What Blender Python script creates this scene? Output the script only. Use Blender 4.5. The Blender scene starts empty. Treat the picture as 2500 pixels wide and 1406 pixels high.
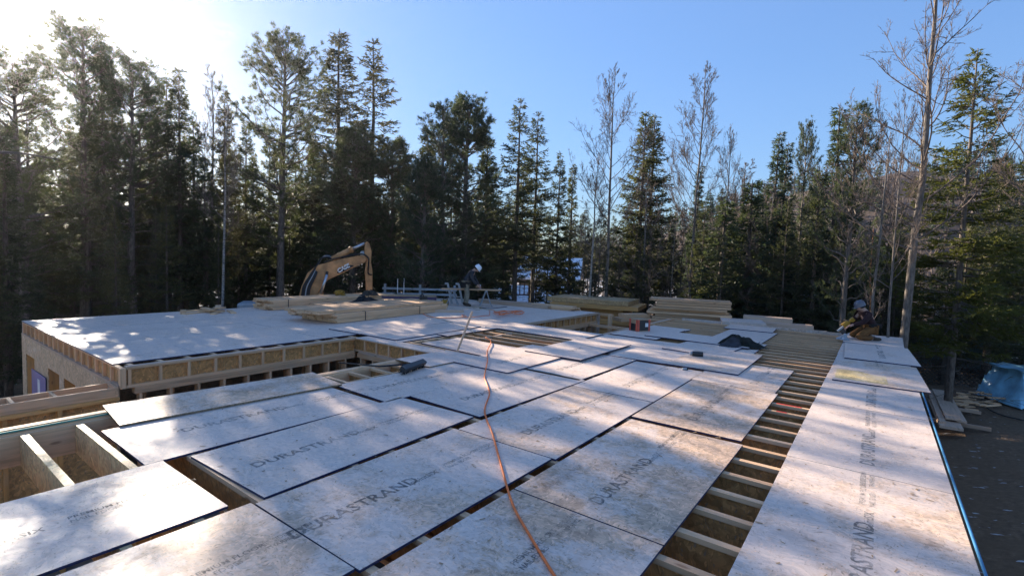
import bpy, bmesh, math, random
import numpy as np
from mathutils import Vector, Matrix

# ------------------------------------------------------------------ camera, world, sun, exposure
scn = bpy.context.scene
COL = scn.collection
YAW, PITCH, ROLL, CAMH, FPX = -0.637358, -0.0589623, 0.0326498, 1.838, 1204.2
def cam_axes():
    cy, sy, cp, sp = math.cos(YAW), math.sin(YAW), math.cos(PITCH), math.sin(PITCH)
    f = np.array([sy*cp, cy*cp, sp]); r = np.array([cy, -sy, 0.0]); u = np.cross(r, f)
    cr, sr = math.cos(ROLL), math.sin(ROLL)
    return cr*r+sr*u, -sr*r+cr*u, f
CR, CU, CF = cam_axes()
cam_data = bpy.data.cameras.new('camera')
cam = bpy.data.objects.new('camera', cam_data); COL.objects.link(cam)
cam_data.sensor_width = 36.0; cam_data.lens = FPX/2500*36.0
cam_data.clip_start = 0.05; cam_data.clip_end = 2000
M = Matrix(((CR[0], CU[0], -CF[0], 0), (CR[1], CU[1], -CF[1], 0), (CR[2], CU[2], -CF[2], CAMH), (0, 0, 0, 1)))
cam.matrix_world = M
scn.camera = cam

SKYT, SKYK, SKYP, SKYD, SKYC = (.62, .69, .80), 3.0, -.08, .25, .48
SUN_AZ, SUN_EL = math.radians(-80.2), math.radians(19.3)
world = bpy.data.worlds.new("World"); scn.world = world; world.use_nodes = True
nt = world.node_tree; nt.nodes.clear()
out = nt.nodes.new('ShaderNodeOutputWorld'); bg = nt.nodes.new('ShaderNodeBackground')
sky = nt.nodes.new('ShaderNodeTexSky'); sky.sky_type = 'NISHITA'; sky.sun_disc = False
sky.sun_elevation = SUN_EL; sky.sun_rotation = SUN_AZ; sky.altitude = 300
sky.air_density = 1.0; sky.dust_density = SKYD; sky.ozone_density = 2.6
bg.inputs['Strength'].default_value = 0.125
# thin cirrus: a wisp high in the sky to the right of the sun, laid out in sky direction
tc = nt.nodes.new('ShaderNodeTexCoord')
def wn(t, **kw):
    n = nt.nodes.new(t)
    for k, v in kw.items(): setattr(n, k, v)
    return n
def sky_dir(x, y): return Vector((x-1250)/FPX*CR+(703-y)/FPX*CU+CF).normalized()
CIR = sky_dir(462, 105)
mp = wn('ShaderNodeMapping'); mp.inputs['Scale'].default_value = (5, 5, 13)
mp.inputs['Rotation'].default_value = (0.18, -0.1, 0)
nz = wn('ShaderNodeTexNoise'); nz.inputs['Scale'].default_value = 4.5; nz.inputs['Detail'].default_value = 7; nz.inputs['Roughness'].default_value = .62
nt.links.new(tc.outputs['Generated'], mp.inputs[0]); nt.links.new(mp.outputs[0], nz.inputs['Vector'])
def vm(op, a, b=None):
    n = wn('ShaderNodeVectorMath', operation=op); nt.links.new(a, n.inputs[0])
    if b is not None:
        if isinstance(b, (tuple, Vector)): n.inputs[1].default_value = tuple(b)
        else: nt.links.new(b, n.inputs[1])
    return n
def mm(op, a, b=None, clamp=False):
    n = wn('ShaderNodeMath', operation=op); n.use_clamp = clamp
    for i, v in enumerate((a, b)):
        if v is None: continue
        if isinstance(v, (int, float)): n.inputs[i].default_value = v
        else: nt.links.new(v, n.inputs[i])
    return n.outputs[0]
right = (sky_dir(580, 88)-sky_dir(350, 148)).normalized(); upv = CIR.cross(right).normalized()
a = vm('DOT_PRODUCT', tc.outputs['Generated'], right).outputs['Value']
b = vm('DOT_PRODUCT', tc.outputs['Generated'], upv).outputs['Value']
c0 = vm('DOT_PRODUCT', tc.outputs['Generated'], CIR).outputs['Value']
ea = mm('MULTIPLY', mm('SUBTRACT', a, CIR.dot(right)), 1/0.085)
eb = mm('MULTIPLY', mm('SUBTRACT', b, 0.0), 1/0.026)
d2 = mm('ADD', mm('MULTIPLY', ea, ea), mm('MULTIPLY', eb, eb))
mask = mm('SUBTRACT', 1.0, mm('MULTIPLY', d2, 1.0), True)
wisp = mm('MULTIPLY', mask, mm('MULTIPLY', mm('SUBTRACT', nz.outputs['Fac'], .46, True), 9.0))
wisp = mm('MULTIPLY', wisp, mm('GREATER_THAN', c0, .5))
# a very faint even veil with a little streakiness
nz2 = wn('ShaderNodeTexNoise'); nz2.inputs['Scale'].default_value = 1.4; nz2.inputs['Detail'].default_value = 5
mp2 = wn('ShaderNodeMapping'); mp2.inputs['Scale'].default_value = (1, 1, 5)
nt.links.new(tc.outputs['Generated'], mp2.inputs[0]); nt.links.new(mp2.outputs[0], nz2.inputs['Vector'])
veil = mm('MULTIPLY', mm('SUBTRACT', nz2.outputs['Fac'], .42, True), .09)
cl = mm('ADD', wisp, veil, True)
mix = wn('ShaderNodeMixRGB', blend_type='ADD'); mix.inputs[2].default_value = (3.2, 3.25, 3.35, 1)
nt.links.new(cl, mix.inputs[0]); nt.links.new(sky.outputs[0], mix.inputs[1])
# even colour response of the whole sky: a tint and a little more contrast, the same in every direction
tint = wn('ShaderNodeMixRGB', blend_type='MULTIPLY'); tint.inputs[0].default_value = 1; tint.inputs[2].default_value = (*SKYT, 1)
nt.links.new(mix.outputs[0], tint.inputs[1])
bw = wn('ShaderNodeRGBToBW'); nt.links.new(tint.outputs[0], bw.inputs[0])
pw = mm('POWER', mm('MULTIPLY', bw.outputs[0], 1/SKYK), SKYP)
gs = vm('SCALE', tint.outputs[0]); nt.links.new(pw, gs.inputs['Scale'])
bw2 = wn('ShaderNodeRGBToBW'); nt.links.new(gs.outputs[0], bw2.inputs[0])
dq = vm('SCALE', gs.outputs[0]); nt.links.new(mm('DIVIDE', 1.0, mm('ADD', mm('MULTIPLY', bw2.outputs[0], SKYC), 1.0)), dq.inputs['Scale'])
nt.links.new(dq.outputs[0], bg.inputs[0]); nt.links.new(bg.outputs[0], out.inputs[0])

sd = bpy.data.lights.new('sun', 'SUN'); sd.energy = 3.5; sd.angle = math.radians(0.55); sd.color = (1.0, 0.86, 0.68)
sun = bpy.data.objects.new('sun', sd); COL.objects.link(sun)
SDIR = Vector((math.sin(SUN_AZ)*math.cos(SUN_EL), math.cos(SUN_AZ)*math.cos(SUN_EL), math.sin(SUN_EL)))
sun.rotation_euler = SDIR.to_track_quat('Z', 'Y').to_euler(); sun.location = (-30, 5, 20)
scn.view_settings.view_transform = 'Standard'; scn.view_settings.look = 'None'
scn.view_settings.exposure = 2.03; scn.view_settings.gamma = 1.0; scn.view_settings.use_curve_mapping = False
scn.cycles.max_bounces = 7; scn.cycles.volume_bounces = 0; scn.cycles.volume_step_rate = 4; scn.cycles.diffuse_bounces = 3; scn.cycles.transparent_max_bounces = 6

# ------------------------------------------------------------------ helpers
def ray(x, y):
    return (x-1250)/FPX*CR + (703-y)/FPX*CU + CF
def at(x, y, z=0.0):                     # where the sight line of a photo point meets height z
    d = ray(x, y); t = (z-CAMH)/d[2]; return Vector((t*d[0], t*d[1], z))
def atd(x, y, D):                        # the point of that sight line D metres away over ground
    d = ray(x, y); t = D/math.hypot(d[0], d[1]); return Vector((t*d[0], t*d[1], CAMH+t*d[2]))

def meta(o, label=None, cat=None, group=None, kind=None):
    if label: o['label'] = label
    if cat: o['category'] = cat
    if group: o['group'] = group
    if kind: o['kind'] = kind
    return o
def empty(name, loc=(0, 0, 0), rz=0.0, label=None, cat=None, group=None):
    o = bpy.data.objects.new(name, None); COL.objects.link(o); o.location = loc; o.rotation_euler = (0, 0, rz)
    o.empty_display_size = .2
    return meta(o, label, cat, group)
def link(name, me, parent=None, loc=None):
    o = bpy.data.objects.new(name, me); COL.objects.link(o)
    if parent: o.parent = parent
    if loc is not None: o.location = loc
    return o
def mesh(name, verts, quads=None, tris=None, mats=(), fm=None, smooth=False):
    me = bpy.data.meshes.new(name)
    verts = np.asarray(verts, dtype=np.float32)
    q = np.asarray(quads, dtype=np.int32).reshape(-1, 4) if quads is not None and len(quads) else np.zeros((0, 4), np.int32)
    t = np.asarray(tris, dtype=np.int32).reshape(-1, 3) if tris is not None and len(tris) else np.zeros((0, 3), np.int32)
    me.vertices.add(len(verts)); me.vertices.foreach_set('co', verts.ravel())
    loops = np.concatenate([q.ravel(), t.ravel()])
    me.loops.add(len(loops)); me.loops.foreach_set('vertex_index', loops)
    st = np.concatenate([np.arange(len(q))*4, len(q)*4+np.arange(len(t))*3]).astype(np.int32)
    me.polygons.add(len(q)+len(t)); me.polygons.foreach_set('loop_start', st)
    for m in mats: me.materials.append(m)
    if fm is not None: me.polygons.foreach_set('material_index', np.asarray(fm, np.int32))
    me.polygons.foreach_set('use_smooth', np.full(len(q)+len(t), smooth))
    me.update(calc_edges=True); me.validate()
    return me
BOXQ = np.array([[0, 3, 2, 1], [4, 5, 6, 7], [0, 1, 5, 4], [1, 2, 6, 5], [2, 3, 7, 6], [3, 0, 4, 7]])
def boxes(name, bl, mats, parent=None, rz=0.0, origin=None, smooth=False, link_it=True):
    """bl: (x0,x1,y0,y1,z0,z1[,mat index or (side,top) pair]); origin = centre unless given."""
    if not isinstance(mats, (list, tuple)): mats = [mats]
    a = np.array([b[:6] for b in bl], float)
    if origin is None:
        origin = ((a[:, 0].min()+a[:, 1].max())/2, (a[:, 2].min()+a[:, 3].max())/2, (a[:, 4].min()+a[:, 5].max())/2)
    V = []; Q = []; F = []
    for i, b in enumerate(bl):
        x0, x1, y0, y1, z0, z1 = [v-origin[k//2] for k, v in enumerate(b[:6])]
        V += [(x0, y0, z0), (x1, y0, z0), (x1, y1, z0), (x0, y1, z0), (x0, y0, z1), (x1, y0, z1), (x1, y1, z1), (x0, y1, z1)]
        Q.append(BOXQ+8*i)
        mi = b[6] if len(b) > 6 else 0
        F += ([mi[0], mi[1]]+[mi[0]]*4) if isinstance(mi, tuple) else [mi]*6
    me = mesh(name, V, np.concatenate(Q), None, mats, F, smooth)
    if not link_it: return me
    o = link(name, me, parent, origin); o.rotation_euler = (0, 0, rz)
    return o
def tube_arrays(pts, rad, sides=6, cap=True):
    pts = np.asarray(pts, float); n = len(pts); rad = np.broadcast_to(np.asarray(rad, float), (n,))
    d = np.gradient(pts, axis=0); d /= np.linalg.norm(d, axis=1)[:, None]+1e-9
    ref = np.array([0, 0, 1.0]) if abs(d[0, 2]) < .9 else np.array([1.0, 0, 0])
    u = np.cross(d, ref); u /= np.linalg.norm(u, axis=1)[:, None]+1e-9; v = np.cross(d, u)
    an = np.arange(sides)*2*math.pi/sides
    ring = u[:, None, :]*np.cos(an)[None, :, None]+v[:, None, :]*np.sin(an)[None, :, None]
    V = (pts[:, None, :]+ring*rad[:, None, None]).reshape(-1, 3)
    i = np.arange(n-1)[:, None]*sides; j = np.arange(sides)[None, :]; k = (j+1) % sides
    Q = np.stack([i+j, i+k, i+sides+k, i+sides+j], -1).reshape(-1, 4)
    T = np.zeros((0, 3), int)
    if cap:
        t = [[0, s+1, s] for s in range(1, sides-1)]+[[(n-1)*sides, (n-1)*sides+s, (n-1)*sides+s+1] for s in range(1, sides-1)]
        T = np.array(t)
    return V, Q, T
class Acc:
    def __init__(s): s.V = []; s.Q = []; s.T = []; s.n = 0
    def add(s, V, Q=None, T=None):
        if Q is not None and len(Q): s.Q.append(np.asarray(Q)+s.n)
        if T is not None and len(T): s.T.append(np.asarray(T)+s.n)
        s.V.append(np.asarray(V, float)); s.n += len(V)
    def tube(s, pts, rad, sides=6, cap=True): s.add(*tube_arrays(pts, rad, sides, cap))
    def box(s, x0, x1, y0, y1, z0, z1):
        s.add([(x0, y0, z0), (x1, y0, z0), (x1, y1, z0), (x0, y1, z0), (x0, y0, z1), (x1, y0, z1), (x1, y1, z1), (x0, y1, z1)], BOXQ)
    def mesh(s, name, mats, smooth=False):
        return mesh(name, np.concatenate(s.V), np.concatenate(s.Q) if s.Q else None, np.concatenate(s.T) if s.T else None, mats if isinstance(mats, (list, tuple)) else [mats], None, smooth)
    def obj(s, name, mats, parent=None, smooth=False): return link(name, s.mesh(name, mats, smooth), parent)
def spline(pts, n=8):
    P = np.array([tuple(p) for p in pts], float); P = np.vstack([2*P[0]-P[1], P, 2*P[-1]-P[-2]]); out = []
    for i in range(1, len(P)-2):
        t = np.linspace(0, 1, n, endpoint=False)[:, None]
        a, b, c, d = P[i-1], P[i], P[i+1], P[i+2]
        out.append(.5*((2*b)+(-a+c)*t+(2*a-5*b+4*c-d)*t**2+(-a+3*b-3*c+d)*t**3))
    out.append(P[-2][None]); return np.concatenate(out)

# ------------------------------------------------------------------ materials
MAT = {}
def newmat(name):
    m = bpy.data.materials.new(name); m.use_nodes = True; t = m.node_tree
    b = t.nodes['Principled BSDF']; return m, t, b
def N(t, typ, **kw):
    n = t.nodes.new(typ)
    for k, v in kw.items(): setattr(n, k, v)
    return n
def ramp(t, src, stops):
    r = N(t, 'ShaderNodeValToRGB'); cr = r.color_ramp
    while len(cr.elements) < len(stops): cr.elements.new(.5)
    for e, (p, c) in zip(cr.elements, stops):
        e.position = p; e.color = (*c, 1) if len(c) == 3 else c
    t.links.new(src, r.inputs[0]); return r.outputs[0]
def mixc(t, f, a, b, mode='MIX'):
    m = N(t, 'ShaderNodeMixRGB', blend_type=mode)
    for i, v in enumerate((f, a, b)):
        if isinstance(v, (int, float)): m.inputs[i].default_value = v
        elif isinstance(v, tuple): m.inputs[i].default_value = (*v, 1)
        else: t.links.new(v, m.inputs[i])
    return m.outputs[0]
def noise(t, vec, scale, detail=4, rough=.55, dist=0):
    n = N(t, 'ShaderNodeTexNoise'); n.inputs['Scale'].default_value = scale; n.inputs['Detail'].default_value = detail
    n.inputs['Roughness'].default_value = rough; n.inputs['Distortion'].default_value = dist
    if vec is not None: t.links.new(vec, n.inputs['Vector'])
    return n.outputs['Fac']
def coords(t, scale=(1, 1, 1), rand=True, rot=(0, 0, 0), kind='Object'):
    tc = N(t, 'ShaderNodeTexCoord'); src = tc.outputs[kind]
    if rand:
        oi = N(t, 'ShaderNodeObjectInfo'); ml = N(t, 'ShaderNodeMath', operation='MULTIPLY'); ml.inputs[1].default_value = 53.7
        t.links.new(oi.outputs['Random'], ml.inputs[0])
        ad = N(t, 'ShaderNodeVectorMath', operation='ADD'); t.links.new(src, ad.inputs[0]); t.links.new(ml.outputs[0], ad.inputs[1]); src = ad.outputs[0]
    mp = N(t, 'ShaderNodeMapping'); mp.inputs['Scale'].default_value = scale; mp.inputs['Rotation'].default_value = rot
    t.links.new(src, mp.inputs[0]); return mp.outputs[0]
def bump(t, b, h, strength=.3, dist=.01):
    n = N(t, 'ShaderNodeBump'); n.inputs['Strength'].default_value = strength; n.inputs['Distance'].default_value = dist
    t.links.new(h, n.inputs['Height']); t.links.new(n.outputs[0], b.inputs['Normal'])
def plain(name, col, rough=.7, metal=0.0, var=.12, scale=9.0):
    m, t, b = newmat(name); v = coords(t); f = noise(t, v, scale, 5)
    c = ramp(t, f, [(.3, tuple(x*(1-var*1.6) for x in col)), (.7, tuple(min(1, x*(1+var)) for x in col))])
    t.links.new(c, b.inputs['Base Color']); b.inputs['Roughness'].default_value = rough; b.inputs['Metallic'].default_value = metal
    MAT[name] = m; return m

def osb(name, frost, stain, tan=(.57, .395, .27), warm=0.0):
    m, t, b = newmat(name)
    base = coords(t); n0 = noise(t, base, 3.0, 2)
    def flakes(sc, rot):
        mp = N(t, 'ShaderNodeMapping'); mp.inputs['Scale'].default_value = sc; mp.inputs['Rotation'].default_value = (0, 0, rot)
        wv = N(t, 'ShaderNodeMixRGB', blend_type='ADD'); wv.inputs[0].default_value = .25
        t.links.new(base, wv.inputs[1]); nn = N(t, 'ShaderNodeTexNoise'); nn.inputs['Scale'].default_value = 4; t.links.new(base, nn.inputs['Vector']); t.links.new(nn.outputs['Color'], wv.inputs[2])
        t.links.new(wv.outputs[0], mp.inputs[0])
        v = N(t, 'ShaderNodeTexVoronoi'); v.inputs['Scale'].default_value = 1; v.inputs['Randomness'].default_value = 1; t.links.new(mp.outputs[0], v.inputs['Vector'])
        s = N(t, 'ShaderNodeSeparateColor'); t.links.new(v.outputs['Color'], s.inputs[0]); return s.outputs[0], v.outputs['Distance']
    f1, d1 = flakes((26, 9, 20), .5); f2, d2 = flakes((18, 46, 20), -.4); f3, d3 = flakes((60, 22, 20), 1.2)
    c1 = ramp(t, f1, [(0, tuple(x*.62 for x in tan)), (.5, tan), (1, tuple(min(1, x*1.45) for x in tan))])
    c2 = ramp(t, f2, [(0, tuple(x*.7 for x in tan)), (.6, tuple(x*1.05 for x in tan)), (1, tuple(min(1, x*1.5) for x in tan))])
    col = mixc(t, .5, c1, c2)
    # weathered, frosted bloom over the strands
    big = noise(t, base, 1.1, 5, .6, .6); mid = noise(t, base, 5.5, 6, .68, .3)
    s1 = N(t, 'ShaderNodeMath', operation='MULTIPLY_ADD'); t.links.new(big, s1.inputs[0]); s1.inputs[1].default_value = .42
    fine = noise(t, coords(t, (1, 1.5, 1)), 24, 6, .78); mf = N(t, 'ShaderNodeMath', operation='ADD'); t.links.new(mid, mf.inputs[0]); t.links.new(fine, mf.inputs[1])
    h2 = N(t, 'ShaderNodeMath', operation='MULTIPLY'); t.links.new(mf.outputs[0], h2.inputs[0]); h2.inputs[1].default_value = .29; t.links.new(h2.outputs[0], s1.inputs[2])
    lo = .46+frost*.12
    fr = ramp(t, s1.outputs[0], [(max(0.0, lo-.05), (1, 1, 1)), (lo+.035, (max(0.0, 1-stain*1.1) if frost > 0 else 0.0,)*3)])
    sh = N(t, 'ShaderNodeMath', operation='MULTIPLY'); t.links.new(ramp(t, f3, [(0, (.82,)*3), (.25, (.93,)*3), (1, (1, 1, 1))]), sh.inputs[0]); t.links.new(fr, sh.inputs[1])
    pale = mixc(t, mid, (.71, .60, .54), (.89, .785, .735))
    pale = mixc(t, .34, pale, c2)
    col = mixc(t, sh.outputs[0], col, pale)
    # single strands: short chips, some dark, some pale
    for sc_, rot_, thr, cc in (((95, 36, 20), .35, .07, (.30, .20, .13)), ((42, 120, 20), -.55, .06, (.34, .24, .16)), ((70, 30, 20), 1.1, .10, tuple(min(.9, x*1.55) for x in tan))):
        fv, fd = flakes(sc_, rot_); chip = ramp(t, fv, [(thr, (1, 1, 1)), (thr+.02, (0, 0, 0))])
        body = ramp(t, fd, [(.30, (1, 1, 1)), (.55, (0, 0, 0))]); cm = N(t, 'ShaderNodeMath', operation='MULTIPLY'); t.links.new(chip, cm.inputs[0]); t.links.new(body, cm.inputs[1])
        ck = N(t, 'ShaderNodeMath', operation='MULTIPLY'); t.links.new(cm.outputs[0], ck.inputs[0]); t.links.new(ramp(t, s1.outputs[0], [(lo-.12, (.22,)*3), (lo+.03, (.85,)*3)]), ck.inputs[1])
        col = mixc(t, ck.outputs[0], col, cc)
    # dark flecks and a few dirt smears
    fl = noise(t, coords(t, (1, 1.6, 1)), 70, 3, .7); flm = ramp(t, fl, [(.64, (1, 1, 1)), (.71, (.50, .44, .38))])
    col = mixc(t, .85, col, flm, 'MULTIPLY')
    fl2 = noise(t, base, 19, 4, .75); flm2 = ramp(t, fl2, [(.61, (1, 1, 1)), (.72, (.66, .58, .50))])
    col = mixc(t, .7*stain+.35, col, flm2, 'MULTIPLY')
    dr = noise(t, coords(t, (1.3, .5, 1)), 1.4, 6, .6, .8); drm = ramp(t, dr, [(.60, (1, 1, 1)), (.76, (.62, .58, .56))])
    col = mixc(t, .8*stain+.1, col, drm, 'MULTIPLY')
    t.links.new(col, b.inputs['Base Color']); b.inputs['Roughness'].default_value = .48
    rr = ramp(t, mid, [(.3, (.36,)*3), (.7, (.62,)*3)]); t.links.new(rr, b.inputs['Roughness'])
    b.inputs['Specular IOR Level'].default_value = .35
    ad = N(t, 'ShaderNodeMath', operation='ADD'); t.links.new(f1, ad.inputs[0]); t.links.new(f2, ad.inputs[1])
    bump(t, b, ad.outputs[0], .22, .004)
    MAT[name] = m; return m
osb('osb_clean', .95, .45); osb('osb_worn', .55, .75); osb('osb_stained', .30, .95); osb('osb_bare', -.6, 1.0, (.42, .27, .13)); osb('osb_wall', -.2, 1.0, (.50, .35, .22))
osb('osb_strand', -.9, 1.0, (.80, .50, .25)); osb('osb_yellow', -.5, 1.0, (.60, .36, .15)); osb('osb_patch', -.1, 1.0, (.62, .47, .22)); osb('osb_raw', -.9, 1.0, (.50, .25, .09))

def wood(name, axis, col, dark=.6):
    m, t, b = newmat(name)
    sc = [22, 22, 22]; sc[axis] = 1.3
    v = coords(t, tuple(sc)); g = noise(t, v, 1.0, 5, .6, .4)
    c = ramp(t, g, [(.25, tuple(x*dark for x in col)), (.5, col), (.8, tuple(min(1, x*1.18) for x in col))])
    sk = [7, 7, 7]; sk[axis] = 2.2
    kn = N(t, 'ShaderNodeTexVoronoi'); t.links.new(coords(t, tuple(sk)), kn.inputs['Vector']); kn.inputs['Scale'].default_value = 1.0
    km = ramp(t, kn.outputs['Distance'], [(.06, (.38, .25, .16)), (.13, (1, 1, 1))]); c = mixc(t, .75, c, km, 'MULTIPLY')
    oi = N(t, 'ShaderNodeObjectInfo'); rc = ramp(t, oi.outputs['Random'], [(0, (.70, .67, .64)), (.5, (.9, .88, .86)), (1, (1.0, 1.0, 1.0))]); c = mixc(t, 1.0, c, rc, 'MULTIPLY')
    gr = noise(t, coords(t), 3.5, 3); c = mixc(t, ramp(t, gr, [(.5, (0,)*3), (.8, (.28,)*3)]), c, (.46, .40, .34))
    t.links.new(c, b.inputs['Base Color']); b.inputs['Roughness'].default_value = .68; bump(t, b, g, .15, .003)
    MAT[name] = m; return m
PINE = (.77, .48, .275)
for i, a in enumerate('xyz'): wood('pine_'+a, i, PINE); wood('grey_'+a, i, (.62, .44, .32)); wood('gold_'+a, i, (.74, .39, .13))
m, t, b = newmat('osb_edge')   # sealed sheet edge: dark blue paint
c = ramp(t, noise(t, coords(t), 30, 3), [(.4, (.018, .020, .055)), (.75, (.05, .055, .14))]); t.links.new(c, b.inputs['Base Color']); b.inputs['Roughness'].default_value = .6; MAT['osb_edge'] = m
m, t, b = newmat('osb_edge_tan')
c = ramp(t, noise(t, coords(t), 60, 3), [(.35, (.12, .08, .05)), (.7, (.40, .29, .18))]); t.links.new(c, b.inputs['Base Color']); b.inputs['Roughness'].default_value = .8; MAT['osb_edge_tan'] = m
# faded stencil ink
m, t, b = newmat('ink'); b.inputs['Base Color'].default_value = (.045, .075, .09, 1); b.inputs['Roughness'].default_value = .7
tr = N(t, 'ShaderNodeBsdfTransparent'); mx = N(t, 'ShaderNodeMixShader')
f = noise(t, coords(t, kind='Object'), 26, 6, .8); fz = noise(t, coords(t, (2, 2, 2)), 1.7, 3)
sm = N(t, 'ShaderNodeMath', operation='MULTIPLY_ADD'); t.links.new(fz, sm.inputs[0]); sm.inputs[1].default_value = .7; t.links.new(f, sm.inputs[2])
t.links.new(ramp(t, sm.outputs[0], [(.58, (.0,)*3), (1.05, (.62,)*3)]), mx.inputs[0])
t.links.new(tr.outputs[0], mx.inputs[1]); t.links.new(b.outputs[0], mx.inputs[2]); t.links.new(mx.outputs[0], t.nodes['Material Output'].inputs['Surface']); MAT['ink'] = m

def leafmat(name, c1, c2, trans=.45):
    m, t, b = newmat(name)
    oi = N(t, 'ShaderNodeObjectInfo'); f = noise(t, coords(t), 1.1, 4, .65)
    c = ramp(t, f, [(.32, c1), (.70, c2)]); c = mixc(t, 1.0, c, ramp(t, oi.outputs['Random'], [(0, (.80, .84, .95)), (.5, (1, 1, 1)), (1, (1.15, 1.06, .85))]), 'MULTIPLY')
    t.links.new(c, b.inputs['Base Color']); b.inputs['Roughness'].default_value = .55; b.inputs['Specular IOR Level'].default_value = .25
    tl = N(t, 'ShaderNodeBsdfTranslucent'); tc2 = mixc(t, 1.0, c, (1.35, 1.35, .8), 'MULTIPLY'); t.links.new(tc2, tl.inputs[0])
    mx = N(t, 'ShaderNodeMixShader'); mx.inputs[0].default_value = trans
    t.links.new(b.outputs[0], mx.inputs[1]); t.links.new(tl.outputs[0], mx.inputs[2]); t.links.new(mx.outputs[0], t.nodes['Material Output'].inputs['Surface'])
    MAT[name] = m; return m
leafmat('needle_spruce', (.040, .050, .030), (.105, .112, .058)); leafmat('needle_pine', (.042, .060, .040), (.100, .122, .072), .4)
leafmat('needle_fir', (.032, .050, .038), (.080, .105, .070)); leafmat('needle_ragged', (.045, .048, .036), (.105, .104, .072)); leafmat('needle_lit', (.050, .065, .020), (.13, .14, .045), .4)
def bark(name, c1, c2, sc=(9, 9, 2), white=False):
    m, t, b = newmat(name); f = noise(t, coords(t, sc), 2.2, 5, .65)
    c = ramp(t, f, [(.34, c1), (.62, c2)])
    if white:
        l = noise(t, coords(t, (2, 2, 14)), 1.6, 4, .6); c = mixc(t, 1.0, c, ramp(t, l, [(.55, (1, 1, 1)), (.63, (.22, .19, .17))]), 'MULTIPLY')
    t.links.new(c, b.inputs['Base Color']); b.inputs['Roughness'].default_value = .85; bump(t, b, f, .5, .02); MAT[name] = m
bark('bark_spruce', (.045, .034, .026), (.13, .10, .078)); bark('bark_pine', (.060, .048, .040), (.19, .155, .13)); bark('bark_grey', (.07, .058, .048), (.22, .185, .155))
bark('bark_birch', (.15, .135, .12), (.33, .30, .27), (3, 3, 5), True); bark('twig', (.085, .062, .050), (.20, .15, .12)); bark('bark_sunlit', (.28, .11, .04), (.62, .27, .10), (6, 6, 4))
plain('steel', (.50, .52, .56), .3, .9); plain('grey_paint', (.30, .33, .36), .5); plain('black_rubber', (.018, .018, .02), .6)
plain('excavator_orange', (.50, .245, .095), .6, 0, .3, 3); plain('excavator_dirty', (.16, .10, .085), .75, 0, .4, 4); plain('white_paint', (.78, .78, .78), .5)
plain('black_cloth', (.009, .009, .010), .9, 0, .5); plain('green_cloth', (.008, .011, .008), .95, 0, .5, 14); plain('blue_box', (.035, .20, .50), .5); plain('black_plastic', (.02, .021, .024), .4)
plain('orange_cord', (.88, .19, .035), .5, 0, .1); plain('tan_cord', (.52, .40, .24), .6); plain('yellow_plastic', (.42, .23, .02), .5); plain('red_print', (.62, .10, .06), .6)
plain('card', (.40, .27, .16), .8); plain('purple_wrap', (.07, .045, .10), .5); plain('blue_string', (.03, .16, .32), .6); plain('teal_string', (.05, .30, .24), .6)
plain('skin', (.45, .26, .19), .6); plain('khaki', (.23, .195, .14), .9, 0, .25); plain('grey_jacket', (.030, .034, .044), .9, 0, .3); plain('maroon', (.032, .012, .014), .95, 0, .3)
plain('duck_canvas', (.16, .070, .018), .9, 0, .2); plain('brown_boot', (.045, .032, .022), .8); plain('helmet_white', (.80, .83, .86), .3, 0, .03); plain('helmet_grey', (.12, .13, .16), .3, 0, .05)
plain('tarp_blue', (.30, .64, .90), .35, 0, .2, 3); plain('red_paint', (.60, .05, .04), .6); plain('window_blue', (.08, .10, .34), .4, 0, .2, 1.5); plain('grey_boards', (.36, .37, .37), .7); plain('old_lattice', (.09, .08, .07), .9); plain('brown_stain', (.13, .055, .035), .7)
plain('snow', (.82, .85, .90), .6, 0, .05, 4); plain('house_wall', (.20, .15, .12), .8); plain('teal_wall', (.10, .17, .19), .7); plain('concrete', (.22, .20, .18), .9)

# ------------------------------------------------------------------ ground and hill
rng = np.random.default_rng(7)
def gz(x, y):
    r = np.hypot(x+6, y-8)
    z = -3.0 + .35*np.clip((r-22)/30, 0, 1) + .12*np.sin(x*.35+1)*np.cos(y*.27)*np.clip((r-14)/10, 0, 1)
    z = z + .55*np.clip((x-.5)/2.5, 0, 1)*np.clip(1-(r-16)/14, 0, 1)
    z = z + .03*np.sin(x*2.1+y*1.3)*np.cos(x*1.2-y*1.9)
    return z
def grid_axis(lim):
    a = np.concatenate([np.linspace(-36, 36, 120), np.geomspace(38, lim, 26)]); return np.sort(np.concatenate([a, -a[a > 37]]))
gx = grid_axis(420); gy = grid_axis(420)
X, Y = np.meshgrid(gx, gy); Z = gz(X, Y); n = len(gx)
i = (np.arange(len(gy)-1)[:, None]*n+np.arange(n-1)[None, :]).ravel()
gq = np.stack([i, i+1, i+n+1, i+n], 1)
m, t, b = newmat('soil')
v = coords(t, rand=False)
f1 = noise(t, v, .9, 6, .65); f2 = noise(t, v, 9, 5, .7)
c = ramp(t, f2, [(.3, (.085, .050, .026)), (.55, (.18, .11, .060)), (.75, (.28, .19, .115))])
c = mixc(t, ramp(t, f1, [(.4, (0,)*3), (.6, (.6,)*3)]), c, (.15, .092, .048))
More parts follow.
